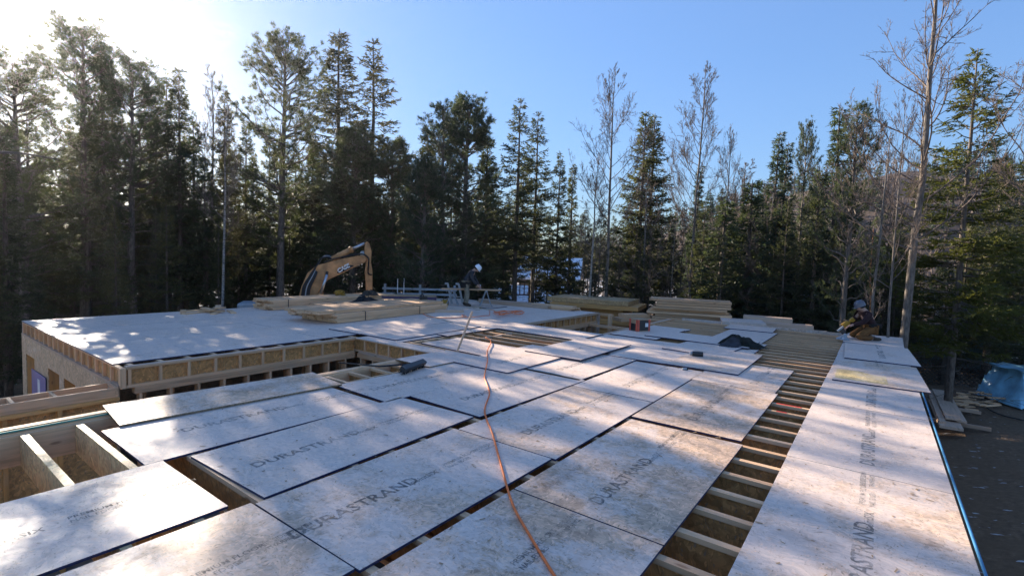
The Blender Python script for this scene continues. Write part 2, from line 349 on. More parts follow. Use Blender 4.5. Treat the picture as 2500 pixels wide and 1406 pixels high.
# snow lies in patches, more of it away from the worked ground
sx = N(t, 'ShaderNodeSeparateXYZ'); t.links.new(v, sx.inputs[0])
ln = N(t, 'ShaderNodeVectorMath', operation='DISTANCE'); t.links.new(v, ln.inputs[0]); ln.inputs[1].default_value = (-6, 8, -3)
far = N(t, 'ShaderNodeMapRange'); t.links.new(ln.outputs['Value'], far.inputs[0]); far.inputs[1].default_value = 17; far.inputs[2].default_value = 48
far.inputs[3].default_value = -.10; far.inputs[4].default_value = .12
sn = N(t, 'ShaderNodeMath', operation='ADD'); t.links.new(noise(t, v, .35, 7, .72), sn.inputs[0]); t.links.new(far.outputs[0], sn.inputs[1])
sm = ramp(t, sn.outputs[0], [(.60, (0,)*3), (.64, (1,)*3)])
specks = ramp(t, noise(t, coords(t, (1, 2.2, 1), rand=False), 3.6, 3, .5), [(.68, (0,)*3), (.71, (.7,)*3)])
mxs = N(t, 'ShaderNodeMath', operation='MAXIMUM'); t.links.new(sm, mxs.inputs[0]); t.links.new(specks, mxs.inputs[1])
c = mixc(t, mxs.outputs[0], c, (.70, .73, .78))
t.links.new(c, b.inputs['Base Color']); b.inputs['Roughness'].default_value = .95; bump(t, b, f2, .8, .05)
ground = link('ground', mesh('ground', np.stack([X, Y, Z], -1).reshape(-1, 3), gq, None, [m], None, True)); meta(ground, kind='structure')
ground['label'] = 'dark brown soil with patches of snow'

# ------------------------------------------------------------------ the house frame under construction
HOUSE = empty('house_frame', (-8, 8, -3), 0, 'unfinished house of pale timber with its upper floor being laid, around two open courts', 'house under construction')
HOUSE_INV = Matrix.Translation(Vector((8, -8, 3)))
def hbox(name, bl, mats, **k):
    o = boxes(name, bl, mats, None, **k); o.parent = HOUSE; o.matrix_parent_inverse = HOUSE_INV; return o
def hpart(o): o.parent = HOUSE; o.matrix_parent_inverse = HOUSE_INV; return o
T = .019
JY = [6.72+.41*k for k in range(-19, 25)]
_jc = {}
def joist(x0, x1, y, name='joist'):
    L = round(x1-x0, 3)
    if L not in _jc:
        _jc[L] = boxes('joist', [(-L/2, L/2, -.032, .032, -.038, 0, 0), (-L/2, L/2, -.005, .005, -.262, -.038, 1), (-L/2, L/2, -.032, .032, -.30, -.262, 0)],
                       [MAT['pine_x'], MAT['osb_raw']], origin=(0, 0, 0), link_it=False)
    return hpart(link(name, _jc[L], None, ((x0+x1)/2, y, -T)))
for y in JY:
    if y < 1.5:
        # heavy engineered joists stand in the open bay
        hbox('joist', [(-6.58, .58, y-.03, y+.03, -.32, -T)], MAT['osb_strand'])
    elif y < 6.75: joist(-6.58, .58, y)
    elif y < 11.35: joist(-7.93, .58, y)
    else: joist(-5.42, .58, y)
for k in range(0, 34):
    y = 2.62+.41*k
    if y > 16.0: break
    x1 = -9.19 if y < 6.6 else -8.05
    if 6.6 <= y < 11.3: x1 = -8.03
    joist(-16.14, x1, y)
# rims and plates ---------------------------------------------------
hbox('rim_board', [(-6.62, -6.585, -2.0, 6.6, -.32, -T-.002)], MAT['pine_y'])
hbox('rim_board', [(.585, .62, -2.0, 17.3, -.32, -T-.002)], MAT['pine_y'])
hbox('top_plate', [(-6.76, -6.625, -2.0, 6.52, -.05, -.004)], MAT['pine_y'])
hbox('header', [(-8.02, -7.94, 7.0, 10.3, -.30, -T-.001)], MAT['pine_y'])
hbox('rim_board', [(-5.47, -5.425, 11.45, 16.5, -.32, -.002)], MAT['pine_y'])
hbox('cap_board', [(-5.60, -5.475, 11.45, 16.5, -.05, -.006)], MAT['grey_y'])
# blocking across the open bay by the broom and in the bay of exposed joists
for k, y in enumerate(JY[:-1]):
    if 4.2 < y < 5.9: hbox('blocking', [(-6.12, -6.08, y+.034, y+.376, -.29, -.03)], MAT['pine_y'])
    if 8.2 < y < 10.2: hbox('blocking', [(-7.36, -7.32, y+.034, y+.376, -.29, -.025)], MAT['grey_y'])
# wing: face towards the first court (x = -9.15), OSB rim between stiffener blocks
def rim_face_x(xf, y0, y1, first, step=.41, bw=.042):
    hbox('rim_panel', [(xf-.06, xf-.045, y0, y1, -.29, -.05)], MAT['osb_raw'])
    hbox('flange', [(xf-.06, xf, y0, y1, -.05, -T-.001)], MAT['pine_y'])
    hbox('flange', [(xf-.06, xf, y0, y1, -.335, -.29)], MAT['pine_y'])
    y = first
    while y < y1:
        hbox('stiffener', [(xf-.044, xf-.003, y, min(y+bw, y1), -.289, -.051)], MAT['pine_z']); y += step
def rim_face_y(yf, x0, x1, first, step=.41, bw=.04, s=1):
    ya, yb = (yf, yf+s*.06); lo, hi = min(ya, yb), max(ya, yb)
    pa, pb = sorted((yf+s*.045, yf+s*.06))
    hbox('rim_panel', [(x0, x1, pa, pb, -.29, -.05)], MAT['osb_raw'])
    hbox('flange', [(x0, x1, lo, hi, -.05, -T-.001)], MAT['pine_x'])
    hbox('flange', [(x0, x1, lo-.02*(s > 0), hi, -.335, -.29)], MAT['grey_x'])
    x = first
    while x < x1:
        qa, qb = sorted((yf+s*.003, yf+s*.044))
        hbox('stiffener', [(x, x+bw, qa, qb, -.289, -.051)], MAT['pine_z']); x += step
rim_face_x(-9.13, 2.50, 6.60, 2.52)
rim_face_y(6.66, -9.05, -6.80, -8.9, .40, .04, 1)
rim_face_y(2.43, -16.18, -9.20, -16.15, .405, .045, 1)
hbox('corner_post', [(-9.195, -9.125, 2.425, 2.495, -.335, -.022)], MAT['pine_z'])
rim_face_x(-8.04, 11.32, 16.1, 11.45, .38)
hbox('edge_strip', [(-8.035, -8.0, 11.32, 16.15, -.06, .012)], MAT['grey_y'])
hbox('end_plate', [(-9.12, -6.78, 6.62, 6.98, -T, .0)], MAT['osb_clean'])
hbox('edge_board', [(-9.24, -9.15, 2.5, 6.6, -T, -.001)], MAT['grey_y'])
# wall plates, studs below
def stud_wall_x(xf, y0, y1, zt, zb, step, first, w=.038, d=.14, back=None):
    hbox('wall_plate', [(xf-d, xf, y0, y1, zt-.10, zt)], MAT['pine_y'])
    y = first
    while y < y1-.05:
        hbox('stud', [(xf-d, xf-.004, y, y+w, zb, zt-.101)], MAT['pine_z']); y += step
stud_wall_x(-9.12, 2.6, 6.6, -.337, -2.9, .41, 2.66)
stud_wall_x(-9.62, 2.9, 7.0, -.337, -2.9, .41, 2.86)
stud_wall_x(-8.03, 11.4, 16.1, -.337, -2.9, .41, 11.5)
hbox('wall_plate', [(-9.1, -6.8, 6.64, 6.78, -.435, -.337)], MAT['pine_x'])
x = -9.0
while x < -6.9: hbox('stud', [(x, x+.038, 6.645, 6.775, -2.9, -.437)], MAT['pine_z']); x += .41
# post and beams at the far corner of the second court
hbox('post', [(-7.62, -7.50, 16.08, 16.2, -1.0, -.03)], MAT['pine_z']); hbox('beam', [(-8.0, -7.50, 16.21, 16.3, -.10, -.02)], MAT['pine_x'])
hbox('beam', [(-8.0, -5.50, 15.4, 15.5, -.42, -.33)], MAT['pine_x'])
# outer sheathed wall of the wing, openings cut between its panels
w = [(-16.18, -15.75), (-14.90, -13.66), (-12.76, -12.42), (-11.60, -9.2)]
for a, bb in w: hbox('wall_sheathing', [(a, bb, 2.415, 2.43, -3.0, -.72)], MAT['osb_wall'])
hbox('wall_sheathing', [(-16.18, -9.2, 2.413, 2.4295, -.719, -.336)], MAT['osb_wall'])
for a, bb in ((-15.75, -14.90), (-13.66, -12.76), (-12.42, -11.60)):
    for xx in (a-.04, bb): hbox('window_jamb', [(xx, xx+.04, 2.432, 2.62, -3.0, -.72)], MAT['gold_z'])
    hbox('window_backing', [(a, bb, 2.75, 2.77, -3.0, -.5)], MAT['osb_yellow'])
bp = hbox('window_wrap', [(-15.05, -13.75, 2.388, 2.398, -1.9, -.95)], MAT['window_blue']); bp['label'] = 'blue printed wrap leaning over the opening'
hbox('wrap_mark', [(-14.45, -14.25, 2.382, 2.386, -1.75, -1.08)], MAT['white_paint'])
hbox('wall_sheathing', [(-16.2, -16.185, 2.43, 16.2, -3.0, -.02)], MAT['osb_worn'])
hbox('wall_sheathing', [(-16.18, -8.0, 16.2, 16.215, -3.0, -.02)], MAT['osb_worn'])
hbox('wall_sheathing', [(.625, .64, -2, 17.3, -3.0, -.33)], MAT['osb_worn'])
hbox('wall_sheathing', [(-6.64, -6.625, 3.3, 6.5, -3.0, -.34)], MAT['osb_yellow'])
hbox('wall_sheathing', [(-5.4, .6, 17.32, 17.335, -3.0, -.02)], MAT['osb_worn'])
hbox('lower_floor', [(-16.1, .6, -2.0, 17.2, -3.12, -2.86)], MAT['concrete'])
# framed ladder of 2x6 beyond the open bay, with the wall it sits on
hbox('ladder_rail', [(-9.18, -9.14, -3.2, 2.36, -.44, -.30)], MAT['pine_y']); hbox('ladder_rail', [(-9.57, -9.53, -3.2, 2.36, -.44, -.30)], MAT['pine_y'])
hbox('ladder_end', [(-9.57, -9.14, 2.362, 2.40, -.44, -.301)], MAT['pine_x'])
for y in (-2.36, -1.54, -.8, .02, .43, .86, 1.27, 1.70, 2.05)[3:]:
    if y > 2.0: continue
    hbox('ladder_rung', [(-9.528, -9.182, y-.02, y+.02, -.439, -.302)], MAT['pine_x'])
hbox('wall_plate', [(-9.22, -9.08, -3.2, 2.40, -.49, -.442)], MAT['gold_y'])
for y in (-2.8, -2.1, -1.4, -.7, -.05, .55, 1.15, 1.7, 2.3): hbox('stud', [(-9.20, -9.10, y, y+.05, -2.9, -.491)], MAT['gold_z'])
hbox('wall_sheathing', [(-9.26, -9.245, -3.2, 2.4, -3.0, -.491)], MAT['osb_yellow'])
br = hbox('brace', [(-.02, .02, -.02, .02, -.4, .4)], MAT['gold_z'], origin=(0, 0, 0)); br.location = (-9.06, .32, -.82); br.rotation_euler = (-.75, 0, 0)
# stair walls below the open bay
hbox('wall_sheathing', [(-6.55, -3.5, 1.66, 1.675, -3.0, -.35)], MAT['osb_yellow']); hbox('wall_plate', [(-6.5, -3.6, .45, .59, -1.35, -1.31)], MAT['gold_x'])
for x in (-6.3, -5.9, -5.5, -5.1, -4.7): hbox('stud', [(x, x+.038, 1.55, 1.65, -2.9, -.36)], MAT['gold_z'])

# floor panels nailed down on the wing
def panel_mesh(w, l, th=T, edge=1):
    key = ('pm', round(w, 2), round(l, 2), edge)
    if key not in _jc:
        _jc[key] = boxes('floor_panel', [(-w/2, w/2, -l/2, l/2, -th, 0, (edge, 0))], [MAT['osb_clean'], MAT['osb_edge'], MAT['osb_edge_tan'], MAT['osb_worn'], MAT['osb_stained']], origin=(0, 0, 0), link_it=False)
    return _jc[key]
def panel(x0, x1, y0, y1, z=0, mat='osb_clean', edge='osb_edge'):
    me = boxes('floor_panel', [((x0-x1)/2, (x1-x0)/2, (y0-y1)/2, (y1-y0)/2, -T, 0, (1, 0))], [MAT[mat], MAT[edge]], origin=(0, 0, 0), link_it=False)
    return hpart(link('floor_panel', me, None, ((x0+x1)/2, (y0+y1)/2, z)))
xs = [-16.2+1.12*k for k in range(7)]; xs[-1] = -9.50
g = .0015
for c in range(6):
    y = 2.42; off = 1.22 if c % 2 else 2.44; first = True
    while y < 16.15:
        l = off if first else 2.44; first = False; y2 = min(16.18, y+l)
        panel(xs[c]+g, xs[c+1]-g, y+g, y2-g, rng.normal(0, .0008)); y = y2
for (a, bb, c0, c1) in ((-9.497, -8.05, 6.99, 8.8), (-9.497, -8.05, 8.803, 10.86), (-9.497, -8.30, 10.863, 11.2), (-9.497, -8.05, 11.203, 13.6), (-9.497, -8.05, 13.603, 16.18)):
    panel(a, bb, c0, c1)
# strip of nailed panels along the right edge
strip_y = [-1.9, .57, 3.015, 5.455, 7.965, 10.40, 12.84, 15.28, 17.35]
STRIP = []
for k in range(len(strip_y)-1):
    STRIP.append(panel(-.61+rng.normal(0, .003), .615, strip_y[k]+.005, strip_y[k+1]-.005, rng.uniform(-.002, .001), 'osb_worn' if k < 3 else 'osb_clean'))
# stencilled print ---------------------------------------------------
def text_mesh(lines):
    """lines: (text, size, offset along, offset up, x-scale)"""
    A = []
    for s, size, du, dv, sx_ in lines:
        cu = bpy.data.curves.new('print', 'FONT'); cu.body = s; cu.size = size; cu.resolution_u = 2; cu.offset = size*.018
        o = bpy.data.objects.new('print', cu); COL.objects.link(o); A.append((o, du, dv, sx_))
    bpy.context.view_layer.update(); dg = bpy.context.evaluated_depsgraph_get()
    bm = bmesh.new()
    for o, du, dv, sx_ in A:
        me = bpy.data.meshes.new_from_object(o.evaluated_get(dg)); me.transform(Matrix.Translation((du, dv, 0)) @ Matrix.Diagonal((sx_, 1, 1, 1)))
        bm.from_mesh(me); bpy.data.meshes.remove(me)
    for o, *_ in A: cu = o.data; bpy.data.objects.remove(o); bpy.data.curves.remove(cu)
    me = bpy.data.meshes.new('print'); bm.to_mesh(me); bm.free(); me.materials.append(MAT['ink']); return me
PR_FULL = [text_mesh([q]) for q in (('DURASTRAND', .165, 0, 0, 1.02), ('pointSIX', .085, 1.02, .0, 1.0), ('PREMIUM FLOOR', .060, 1.44, .055, 1), ('NAIL EDGES', .060, 1.44, -.01, .9), ('THIS SIDE DOWN', .060, 1.84, .06, .8), ('THARFRANCS', .05, 1.88, 0, .9))]
def add_print(parent, w, l, along=.25, x=.03, me=None):
    for q in (me or PR_FULL):
        o = link('print', q, parent, (x, -l/2+along, .0015)); o.rotation_euler = (0, 0, math.pi/2)
for k, dx in ((1, .05), (2, .08), (3, .08), (4, .08)):
    l = strip_y[k+1]-strip_y[k]; add_print(STRIP[k], 1.22, l, .26, dx)

# ------------------------------------------------------------------ loose floor panels
def sheet(x0, y0, w, l, th, lev, label, mat='osb_clean', edge='osb_edge', pr=None, tilt=(0, 0), swap=False):
    """near-left corner, width along x, length along y, turn in degrees, layers it lies over"""
    a = math.radians(th); z = .0215*lev + (.001 if lev else 0)
    cx = x0+math.cos(a)*w/2-math.sin(a)*l/2; cy = y0+math.sin(a)*w/2+math.cos(a)*l/2
    nx, ny = 4, 7
    # a slightly warped slab
    V = []; Q = []; F = []
    ph = rng.uniform(0, 6); amp = .0 if lev == 0 else .003
    for zz in (-T, 0):
        for j in range(ny+1):
            for i2 in range(nx+1):
                u, vv = i2/nx-.5, j/ny-.5
                V.append((u*w, vv*l, zz+amp*math.sin(3*u+ph)*math.sin(4*vv+ph)))
    n1 = nx+1; off = n1*(ny+1)
    for j in range(ny):
        for i2 in range(nx):
            a0 = j*n1+i2
            Q.append((a0, a0+n1, a0+n1+1, a0+1)); F.append(1)
            Q.append((off+a0, off+a0+1, off+a0+n1+1, off+a0+n1)); F.append(0)
    for i2 in range(nx):
        for j, s in ((0, 1), (ny, -1)):
            a0 = j*n1+i2; q = (a0, a0+1, off+a0+1, off+a0); Q.append(q if s > 0 else q[::-1]); F.append(1)
    for j in range(ny):
        for i2, s in ((0, -1), (nx, 1)):
            a0 = j*n1+i2; q = (a0, a0+n1, off+a0+n1, off+a0); Q.append(q if s > 0 else q[::-1]); F.append(1)
    me = mesh('floor_panel', V, Q, None, [MAT[mat], MAT[edge]], F)
    o = link('floor_panel', me, None, (cx, cy, z)); o.rotation_euler = (math.radians(tilt[0]), math.radians(tilt[1]), a)
    meta(o, label, 'floor panel', 'loose floor panels on the joists')
    if pr is not None: add_print(o, w, l, *pr)
    return o
W = 1.22
sheet(-6.92, 1.67, .84, 2.46, -4.6, 1.6, 'narrow water-stained tan panel lying askew beside the first open court', 'osb_stained', 'osb_edge_tan', tilt=(0, 1.2))
sheet(-6.10, 1.46, W, 2.45, -.3, 0, 'printed panel half under the narrow stained one, beside the open stair bay', 'osb_clean', pr=(.5, .0))
sheet(-4.80, 1.77, W, 2.47, 1.9, 0, 'clean panel with crisp full print, just behind the joist left bare by a gap', 'osb_clean', pr=(.22, .06))
sheet(-4.86, -.86, W, 2.44, .3, 0, 'frosty shiny panel nearest the open stair bay, at the bottom left corner', 'osb_clean', pr=(.25, .06))
sheet(-3.55, -.74, W, 2.45, .6, 0, 'panel at the bottom of the photo with its print cut off by the edge', 'osb_worn', pr=(.35, .05))
sheet(-3.54, 1.725, W, 2.12, .3, 0, 'shorter stained panel whose printed name starts right at its seam', 'osb_worn', pr=(-.08, .03))
sheet(-2.24, .70, W, 2.43, 0, 0, 'stained panel crossed by the orange cord at the bottom of the photo', 'osb_stained', pr=(.2, .04))
sheet(-2.24, 3.145, W, 2.325, -.1, 0, 'brown-blotched panel with upright bold print, left of the open joist gap', 'osb_stained', pr=(.2, .05))
sheet(-2.275, 5.57, W, 2.46, .3, 0, 'panel with a dark smear along its middle, left of the open joist gap', 'osb_stained', pr=(.35, .05))
sheet(-2.33, 8.05, W, 2.03, 0, 0, 'panel half covered, its free corner pointing over the bare joists', 'osb_worn', pr=(.4, .3))
sheet(-3.515, 3.86, W, 2.46, .2, 0, 'panel with faded print directly right of where the cord swings widest', 'osb_worn', pr=(.35, .06))
sheet(-3.52, 6.335, W, 2.44, .5, 0, 'pale panel with a small grey cap lying on it', 'osb_clean', pr=(.5, .05))
sheet(-5.98, 4.02, 1.13, 2.44, -2.2, 0, 'panel with the broom head lying across its edge', 'osb_clean', pr=(.2, .02))
sheet(-4.83, 4.36, W, 2.44, -1.6, 0, 'panel crossed near its far end by the orange cord, wide dark gap at its near side', 'osb_clean', pr=(.35, .04))
sheet(-4.83, 6.70, W, 2.2, -.5, 0, 'panel tucked under the raised one, third from the cord coming over the joists', 'osb_clean', pr=(.4, .05))
sheet(-6.70, 5.68, .86, 1.26, -1.0, 1, 'short offcut panel with tan edge behind the broom', 'osb_clean', 'osb_edge_tan')
sheet(-7.68, 7.20, 2.42, 1.14, -3.4, 0, 'panel laid crosswise with the leaning board standing on it', 'osb_clean')
sheet(-5.84, 6.24, 1.18, 2.46, .5, 1, 'raised panel with faint print, first panel the orange cord runs over from the bare joists', 'osb_clean', pr=(.45, .1))
sheet(-5.50, 7.92, 1.24, 2.30, 0, 2, 'topmost raised panel with a dark near edge, right of the bare joist bay', 'osb_clean', pr=(.6, .1))
sheet(-5.46, 9.15, 1.24, 2.33, 0, 0, 'sunlit panel between the topmost raised one and the box', 'osb_clean')
sheet(-4.21, 8.95, 1.20, 2.5, .4, 0, 'pale panel left of the black bottle', 'osb_clean')
sheet(-3.02, 8.87, 1.23, 2.36, .6, 1, 'raised panel with the black bottle near its left edge', 'osb_worn')
sheet(-3.20, 11.0, 1.18, 2.0, 0, 0, 'panel with the dark jacket heap on it', 'osb_clean')
sheet(-3.66, 10.45, 1.2, 2.1, -5, 1, 'slightly turned panel lying left of the jacket heap', 'osb_clean')
sheet(-5.38, 11.52, 1.20, 2.2, 0, 1, 'panel under the orange and black cardboard box', 'osb_clean')
sheet(-4.60, 11.85, 2.40, 1.22, -1, 2, 'panel laid crosswise with a dark slot along its near edge, behind the box corner', 'osb_clean')
sheet(-3.36, 13.05, 1.2, 2.4, 0, 0, 'panel behind the jacket heap, second from the far end of its row', 'osb_clean')
sheet(-3.55, 15.30, 1.28, 1.2, 3, 1, 'last panel of the row, in front of the stacked planks', 'osb_clean')
sheet(-5.30, 13.75, 1.1, .55, -3, 0, 'offcut panel just behind the box, edge over the joists', 'osb_clean')
sheet(-8.28, 10.05, 2.8, 1.28, -1.0, 1, 'long panel at the near edge of the second open court', 'osb_clean')
sheet(-8.22, 8.2, .34, 2.1, 0, 1, 'narrow strip panel beside the bare joist bay', 'osb_clean')
sheet(-10.52, 6.86, 1.14, 3.0, 2.6, 1, 'loose raised panel on the wing, left one of the pair in front of the lumber bundle', 'osb_clean')
sheet(-9.37, 6.93, 1.14, 3.0, 2.6, 1, 'loose raised panel on the wing, right one of the pair, by the first open court corner', 'osb_clean')
sheet(-.51, 9.70, 1.26, 2.36, 1.5, 1, 'loose panel on the right strip with a yellowish square patch', 'osb_worn', pr=(.5, .1))
sheet(-.46, 12.28, 1.24, 2.60, 2.5, 1, 'loose panel on the right strip in front of the kneeling worker', 'osb_clean', pr=(.5, .1))
sheet(-.62, 14.95, 1.22, 2.3, -1, 1, 'far end panel of the right strip the kneeling worker is on', 'osb_clean')
yp = boxes('patch', [(-.36, .36, -.47, .47, -.001, 0)], MAT['osb_patch'], None, origin=(0, 0, 0)); yp.parent = [o for o in bpy.data.objects if o.get('label', '').startswith('loose panel on the right strip with')][0]; yp.location = (-.24, -.55, .0022)

# ------------------------------------------------------------------ lumber on the deck
def lumber(label, cx, cy, rz, nx_, nz, bw, bh, L, z=0.0, mat='pine_y', group='lumber bundles and stacks on and behind the deck', straps=(), jit=.03, cat='lumber stack', name='lumber_bundle', gap=.002, skew=0.0):
    """boards run along local y; nx_ across, nz layers high"""
    t_ = empty(name, (cx, cy, z), math.radians(rz), label, cat, group)
    r_ = random.Random(int(abs(cx*100)+abs(cy*10)))
    me = [boxes('board', [(-bw/2+gap, bw/2-gap, -L/2, L/2, 0, bh-.002)], MAT[mat], origin=(0, 0, 0), link_it=False) for _ in range(1)][0]
    for k in range(nz):
        nxx = nx_ if not isinstance(nx_, (list, tuple)) else nx_[k]
        for i_ in range(nxx):
            o = link('board', me, t_, ((i_-(nxx-1)/2)*bw+skew*k, r_.uniform(-jit, jit), k*bh)); o.rotation_euler = (0, 0, r_.uniform(-.002, .002))
    for s in straps:
        wd = (nx_ if not isinstance(nx_, (list, tuple)) else max(nx_))*bw/2+.006; h = nz*bh+.004
        boxes('strap', [(-wd-.002, -wd, s-.012, s+.012, 0, h), (wd, wd+.002, s-.012, s+.012, 0, h), (-wd, wd, s-.012, s+.012, h, h+.003)], MAT['black_plastic'], t_, origin=(0, 0, 0))
    return t_
# dunnage strips lift the bundles a little
lumber('thick strapped bundle at the back left, ends of its boards stepped', -15.53, 10.2, 1, 4, 5, .27, .062, 4.9, .012, straps=(-1.9, 1.2), jit=.10)
lumber('low strapped bundle between the back one and the two in front', -14.9, 11.3, 1, 4, 4, .28, .044, 4.6, .012, straps=(-1.7,), jit=.12)
lumber('strapped bundle with ragged ends beside the front one', -13.55, 10.1, 2, 4, 4, .27, .05, 4.6, .012, straps=(-1.0,), jit=.12, skew=.0)
lumber('front strapped bundle of lumber with two black straps', -12.15, 9.75, 5, 5, 4, .285, .060, 4.55, .012, straps=(-1.3, .9), jit=.04, skew=0)
lumber('two overhanging planks on the front bundle', -12.25, 9.5, 5, 5, 2, .285, .04, 4.9, .258, jit=.05)
lumber('single dark timber lying behind the front bundle, by the blue box', -11.45, 11.75, -42, 1, 1, .20, .09, 1.3, 0, 'grey_y', cat='timber', name='timber')
# offcut pile on the wing
off_spots = [(-15.9, 5.7, 0, 70, .9), (-15.5, 5.9, 0, 20, .8), (-15.75, 6.2, 0, 100, .7), (-15.3, 6.35, 0, 55, .95), (-15.7, 5.95, .04, 10, .8), (-15.4, 6.25, .04, 125, .7), (-15.75, 6.45, .04, 60, .9), (-15.55, 6.2, .08, 85, .75), (-15.2, 6.7, 0, 75, .8), (-15.9, 6.6, .04, 30, .6), (-15.6, 6.5, .12, 65, .7)]
for k, (x, y, z, a, l) in enumerate(off_spots):
    o = boxes('board_offcut', [(-.07, .07, -l/2, l/2, 0, .038)], MAT['pine_y'], None, origin=(0, 0, 0)); o.location = (x, y, z); o.rotation_euler = (0, 0, math.radians(a))
    meta(o, 'short board offcut in the loose heap on the wing', 'board offcut', 'offcut heap on the wing')
# lumber at the far edge
lumber('long low stack of boards right of the standing worker', -11.55, 15.75, -86, 3, 3, .20, .045, 3.3, 0, 'grey_y', jit=.15)
lumber('short stack of bright white boards on the far deck edge', -9.8, 15.95, -84, 4, 4, .14, .036, 1.75, 0, 'pine_y', jit=.15)
g3 = 'dark engineered timbers stacked past the deck'
def far_beam(label, x, y, z, rz, L, w_, h_, mat='gold_x'):
    o = boxes('timber', [(-L/2, L/2, -w_/2, w_/2, 0, h_)], MAT[mat], None, origin=(0, 0, 0)); o.location = (x, y, z); o.rotation_euler = (0, 0, math.radians(rz)); return o
def stack_of(label, x, y, rz, specs, name='timber_stack', cat='lumber stack', mat='gold_x', group='lumber bundles and stacks on and behind the deck'):
    t_ = empty(name, (x, y, specs[0][2]), math.radians(rz), label, cat, group)
    for (dx, dy, z, L, w_, h_, *a) in specs:
        o = boxes('timber', [(-L/2, L/2, -w_/2, w_/2, 0, h_-.003)], MAT[a[1] if len(a) > 1 else mat], t_, origin=(0, 0, 0)); o.location = (dx, dy, z-specs[0][2]); o.rotation_euler = (0, 0, math.radians(a[0] if a else 0))
    return t_
# wide flat wall panels piled beyond the second court
stack_of('pile of wide framed panels beyond the second court, top one pale and overhanging', -9.0, 18.3, 12,
         [(-.2, .2, -1.25, 2.6, 1.9, .20), (-.1, .15, -1.04, 2.7, 1.9, .22), (-.15, .25, -.81, 2.8, 1.9, .22), (0, .1, -.58, 2.9, 2.0, .22), (-.2, .3, -.35, 2.5, 1.9, .2), (-.3, .2, -.14, 2.7, 1.8, .14), (-.1, 0, .01, 3.5, 2.1, .16, 1), (-.35, .1, .18, 3.3, 2.0, .17, -1, 'osb_bare')], mat='gold_x')
# stack of joist stock at the far end of the joists
r5 = random.Random(5); spec = []
zz = -.42
for k in range(11):
    L = 2.75+r5.uniform(-.2, .2) - (.15 if k > 5 else 0); dx = r5.uniform(-.08, .08) + (.12 if k in (3, 4) else 0)
    spec.append((dx, 0, zz, L, 1.1+r5.uniform(-.16, .16), .082, r5.uniform(-1, 1))); zz += .091
stack_of('tall stack of pale beams at the far end of the bare joists', -5.45, 18.35, 17, spec, mat='pine_x')
stack_of('low beams with a pale sawn end left of the tall beam stack', -7.15, 17.1, 60, [(0, 0, -.28, 1.3, .5, .13), (.1, 0, -.15, 1.1, .45, .13)], mat='pine_x')
stack_of('flat pale panel bundle right of the tall beam stack', -3.55, 17.75, 17, [(0, 0, -.12, 1.3, 1.2, .16, 0, 'osb_clean'), (.1, .5, -.28, 1.3, 1.2, .16)], mat='grey_x')
for k, (x, y, z, L, lab) in enumerate([(-3.0, 19.0, -.02, 1.5, 'highest and shortest of the stepped boards beyond the joists'), (-2.65, 18.6, -.16, 2.1, 'middle one of the stepped boards beyond the joists'), (-2.3, 18.2, -.28, 2.3, 'lowest and longest of the stepped boards beyond the joists')]):
    o = far_beam('', x, y, z, 10, L, .6, .14, 'grey_x'); meta(o, lab, 'board', 'stepped boards beyond the joists')
# leaning board
a0 = Vector((-6.44, 6.99, .02)); b0 = Vector((-6.24, 7.17, .80))
d = b0-a0; o = boxes('leaning_board', [(-.045, .045, -.019, .019, 0, d.length)], MAT['grey_z'], None, origin=(0, 0, 0)); o.location = a0
o.rotation_euler = d.to_track_quat('Z', 'Y').to_euler(); meta(o, 'weathered board standing upright, leaning beside the bare joist bay', 'board')

# ------------------------------------------------------------------ small things
def frame_obj(label, cat, name, loc, rz=0): return empty(name, loc, math.radians(rz), label, cat)
# blue box
t_ = frame_obj('small blue plastic-topped carton behind the lumber, near the sawhorses', 'box', 'carton', at(1040, 738), 35)
boxes('body', [(-.30, .30, -.20, .20, 0, .24)], MAT['blue_box'], t_, origin=(0, 0, 0)); boxes('lid', [(-.29, .29, -.19, .19, .241, .262)], MAT['snow'], t_, origin=(0, 0, 0))
boxes('label_panel', [(-.14, .04, -.203, -.2005, .05, .20)], MAT['white_paint'], t_, origin=(0, 0, 0)); boxes('dark_end', [(.301, .38, -.2, .2, 0, .2)], MAT['black_plastic'], t_, origin=(0, 0, 0))
# orange and black carton
t_ = frame_obj('orange and black cardboard box standing on the far panels', 'box', 'carton', (-5.08, 12.70, .022), 62)
boxes('body', [(-.21, .21, -.17, .17, 0, .31)], MAT['card'], t_, origin=(0, 0, 0))
boxes('front_print', [(-.21, .21, -.1735, -.171, 0.02, .30)], MAT['black_plastic'], t_, origin=(0, 0, 0))
boxes('side_print', [(-.2135, -.211, -.10, .10, 0, .2)], MAT['black_plastic'], t_, origin=(0, 0, 0))
for x0_, x1_ in ((-.21, -.15), (.15, .21)): boxes('red_band', [(x0_, x1_, -.1765, -.174, 0, .31)], MAT['red_print'], t_, origin=(0, 0, 0))
for y0_, y1_ in ((-.17, -.10), (.10, .17)): boxes('red_band', [(-.2165, -.214, y0_, y1_, 0, .31)], MAT['red_print'], t_, origin=(0, 0, 0))
boxes('shipping_label', [(.04, .14, -.1765, -.174, .12, .22)], MAT['white_paint'], t_, origin=(0, 0, 0))
boxes('flap', [(-.21, -.01, -.17, .17, .311, .317), (.0, .21, -.17, .17, .311, .317)], MAT['card'], t_, origin=(0, 0, 0))
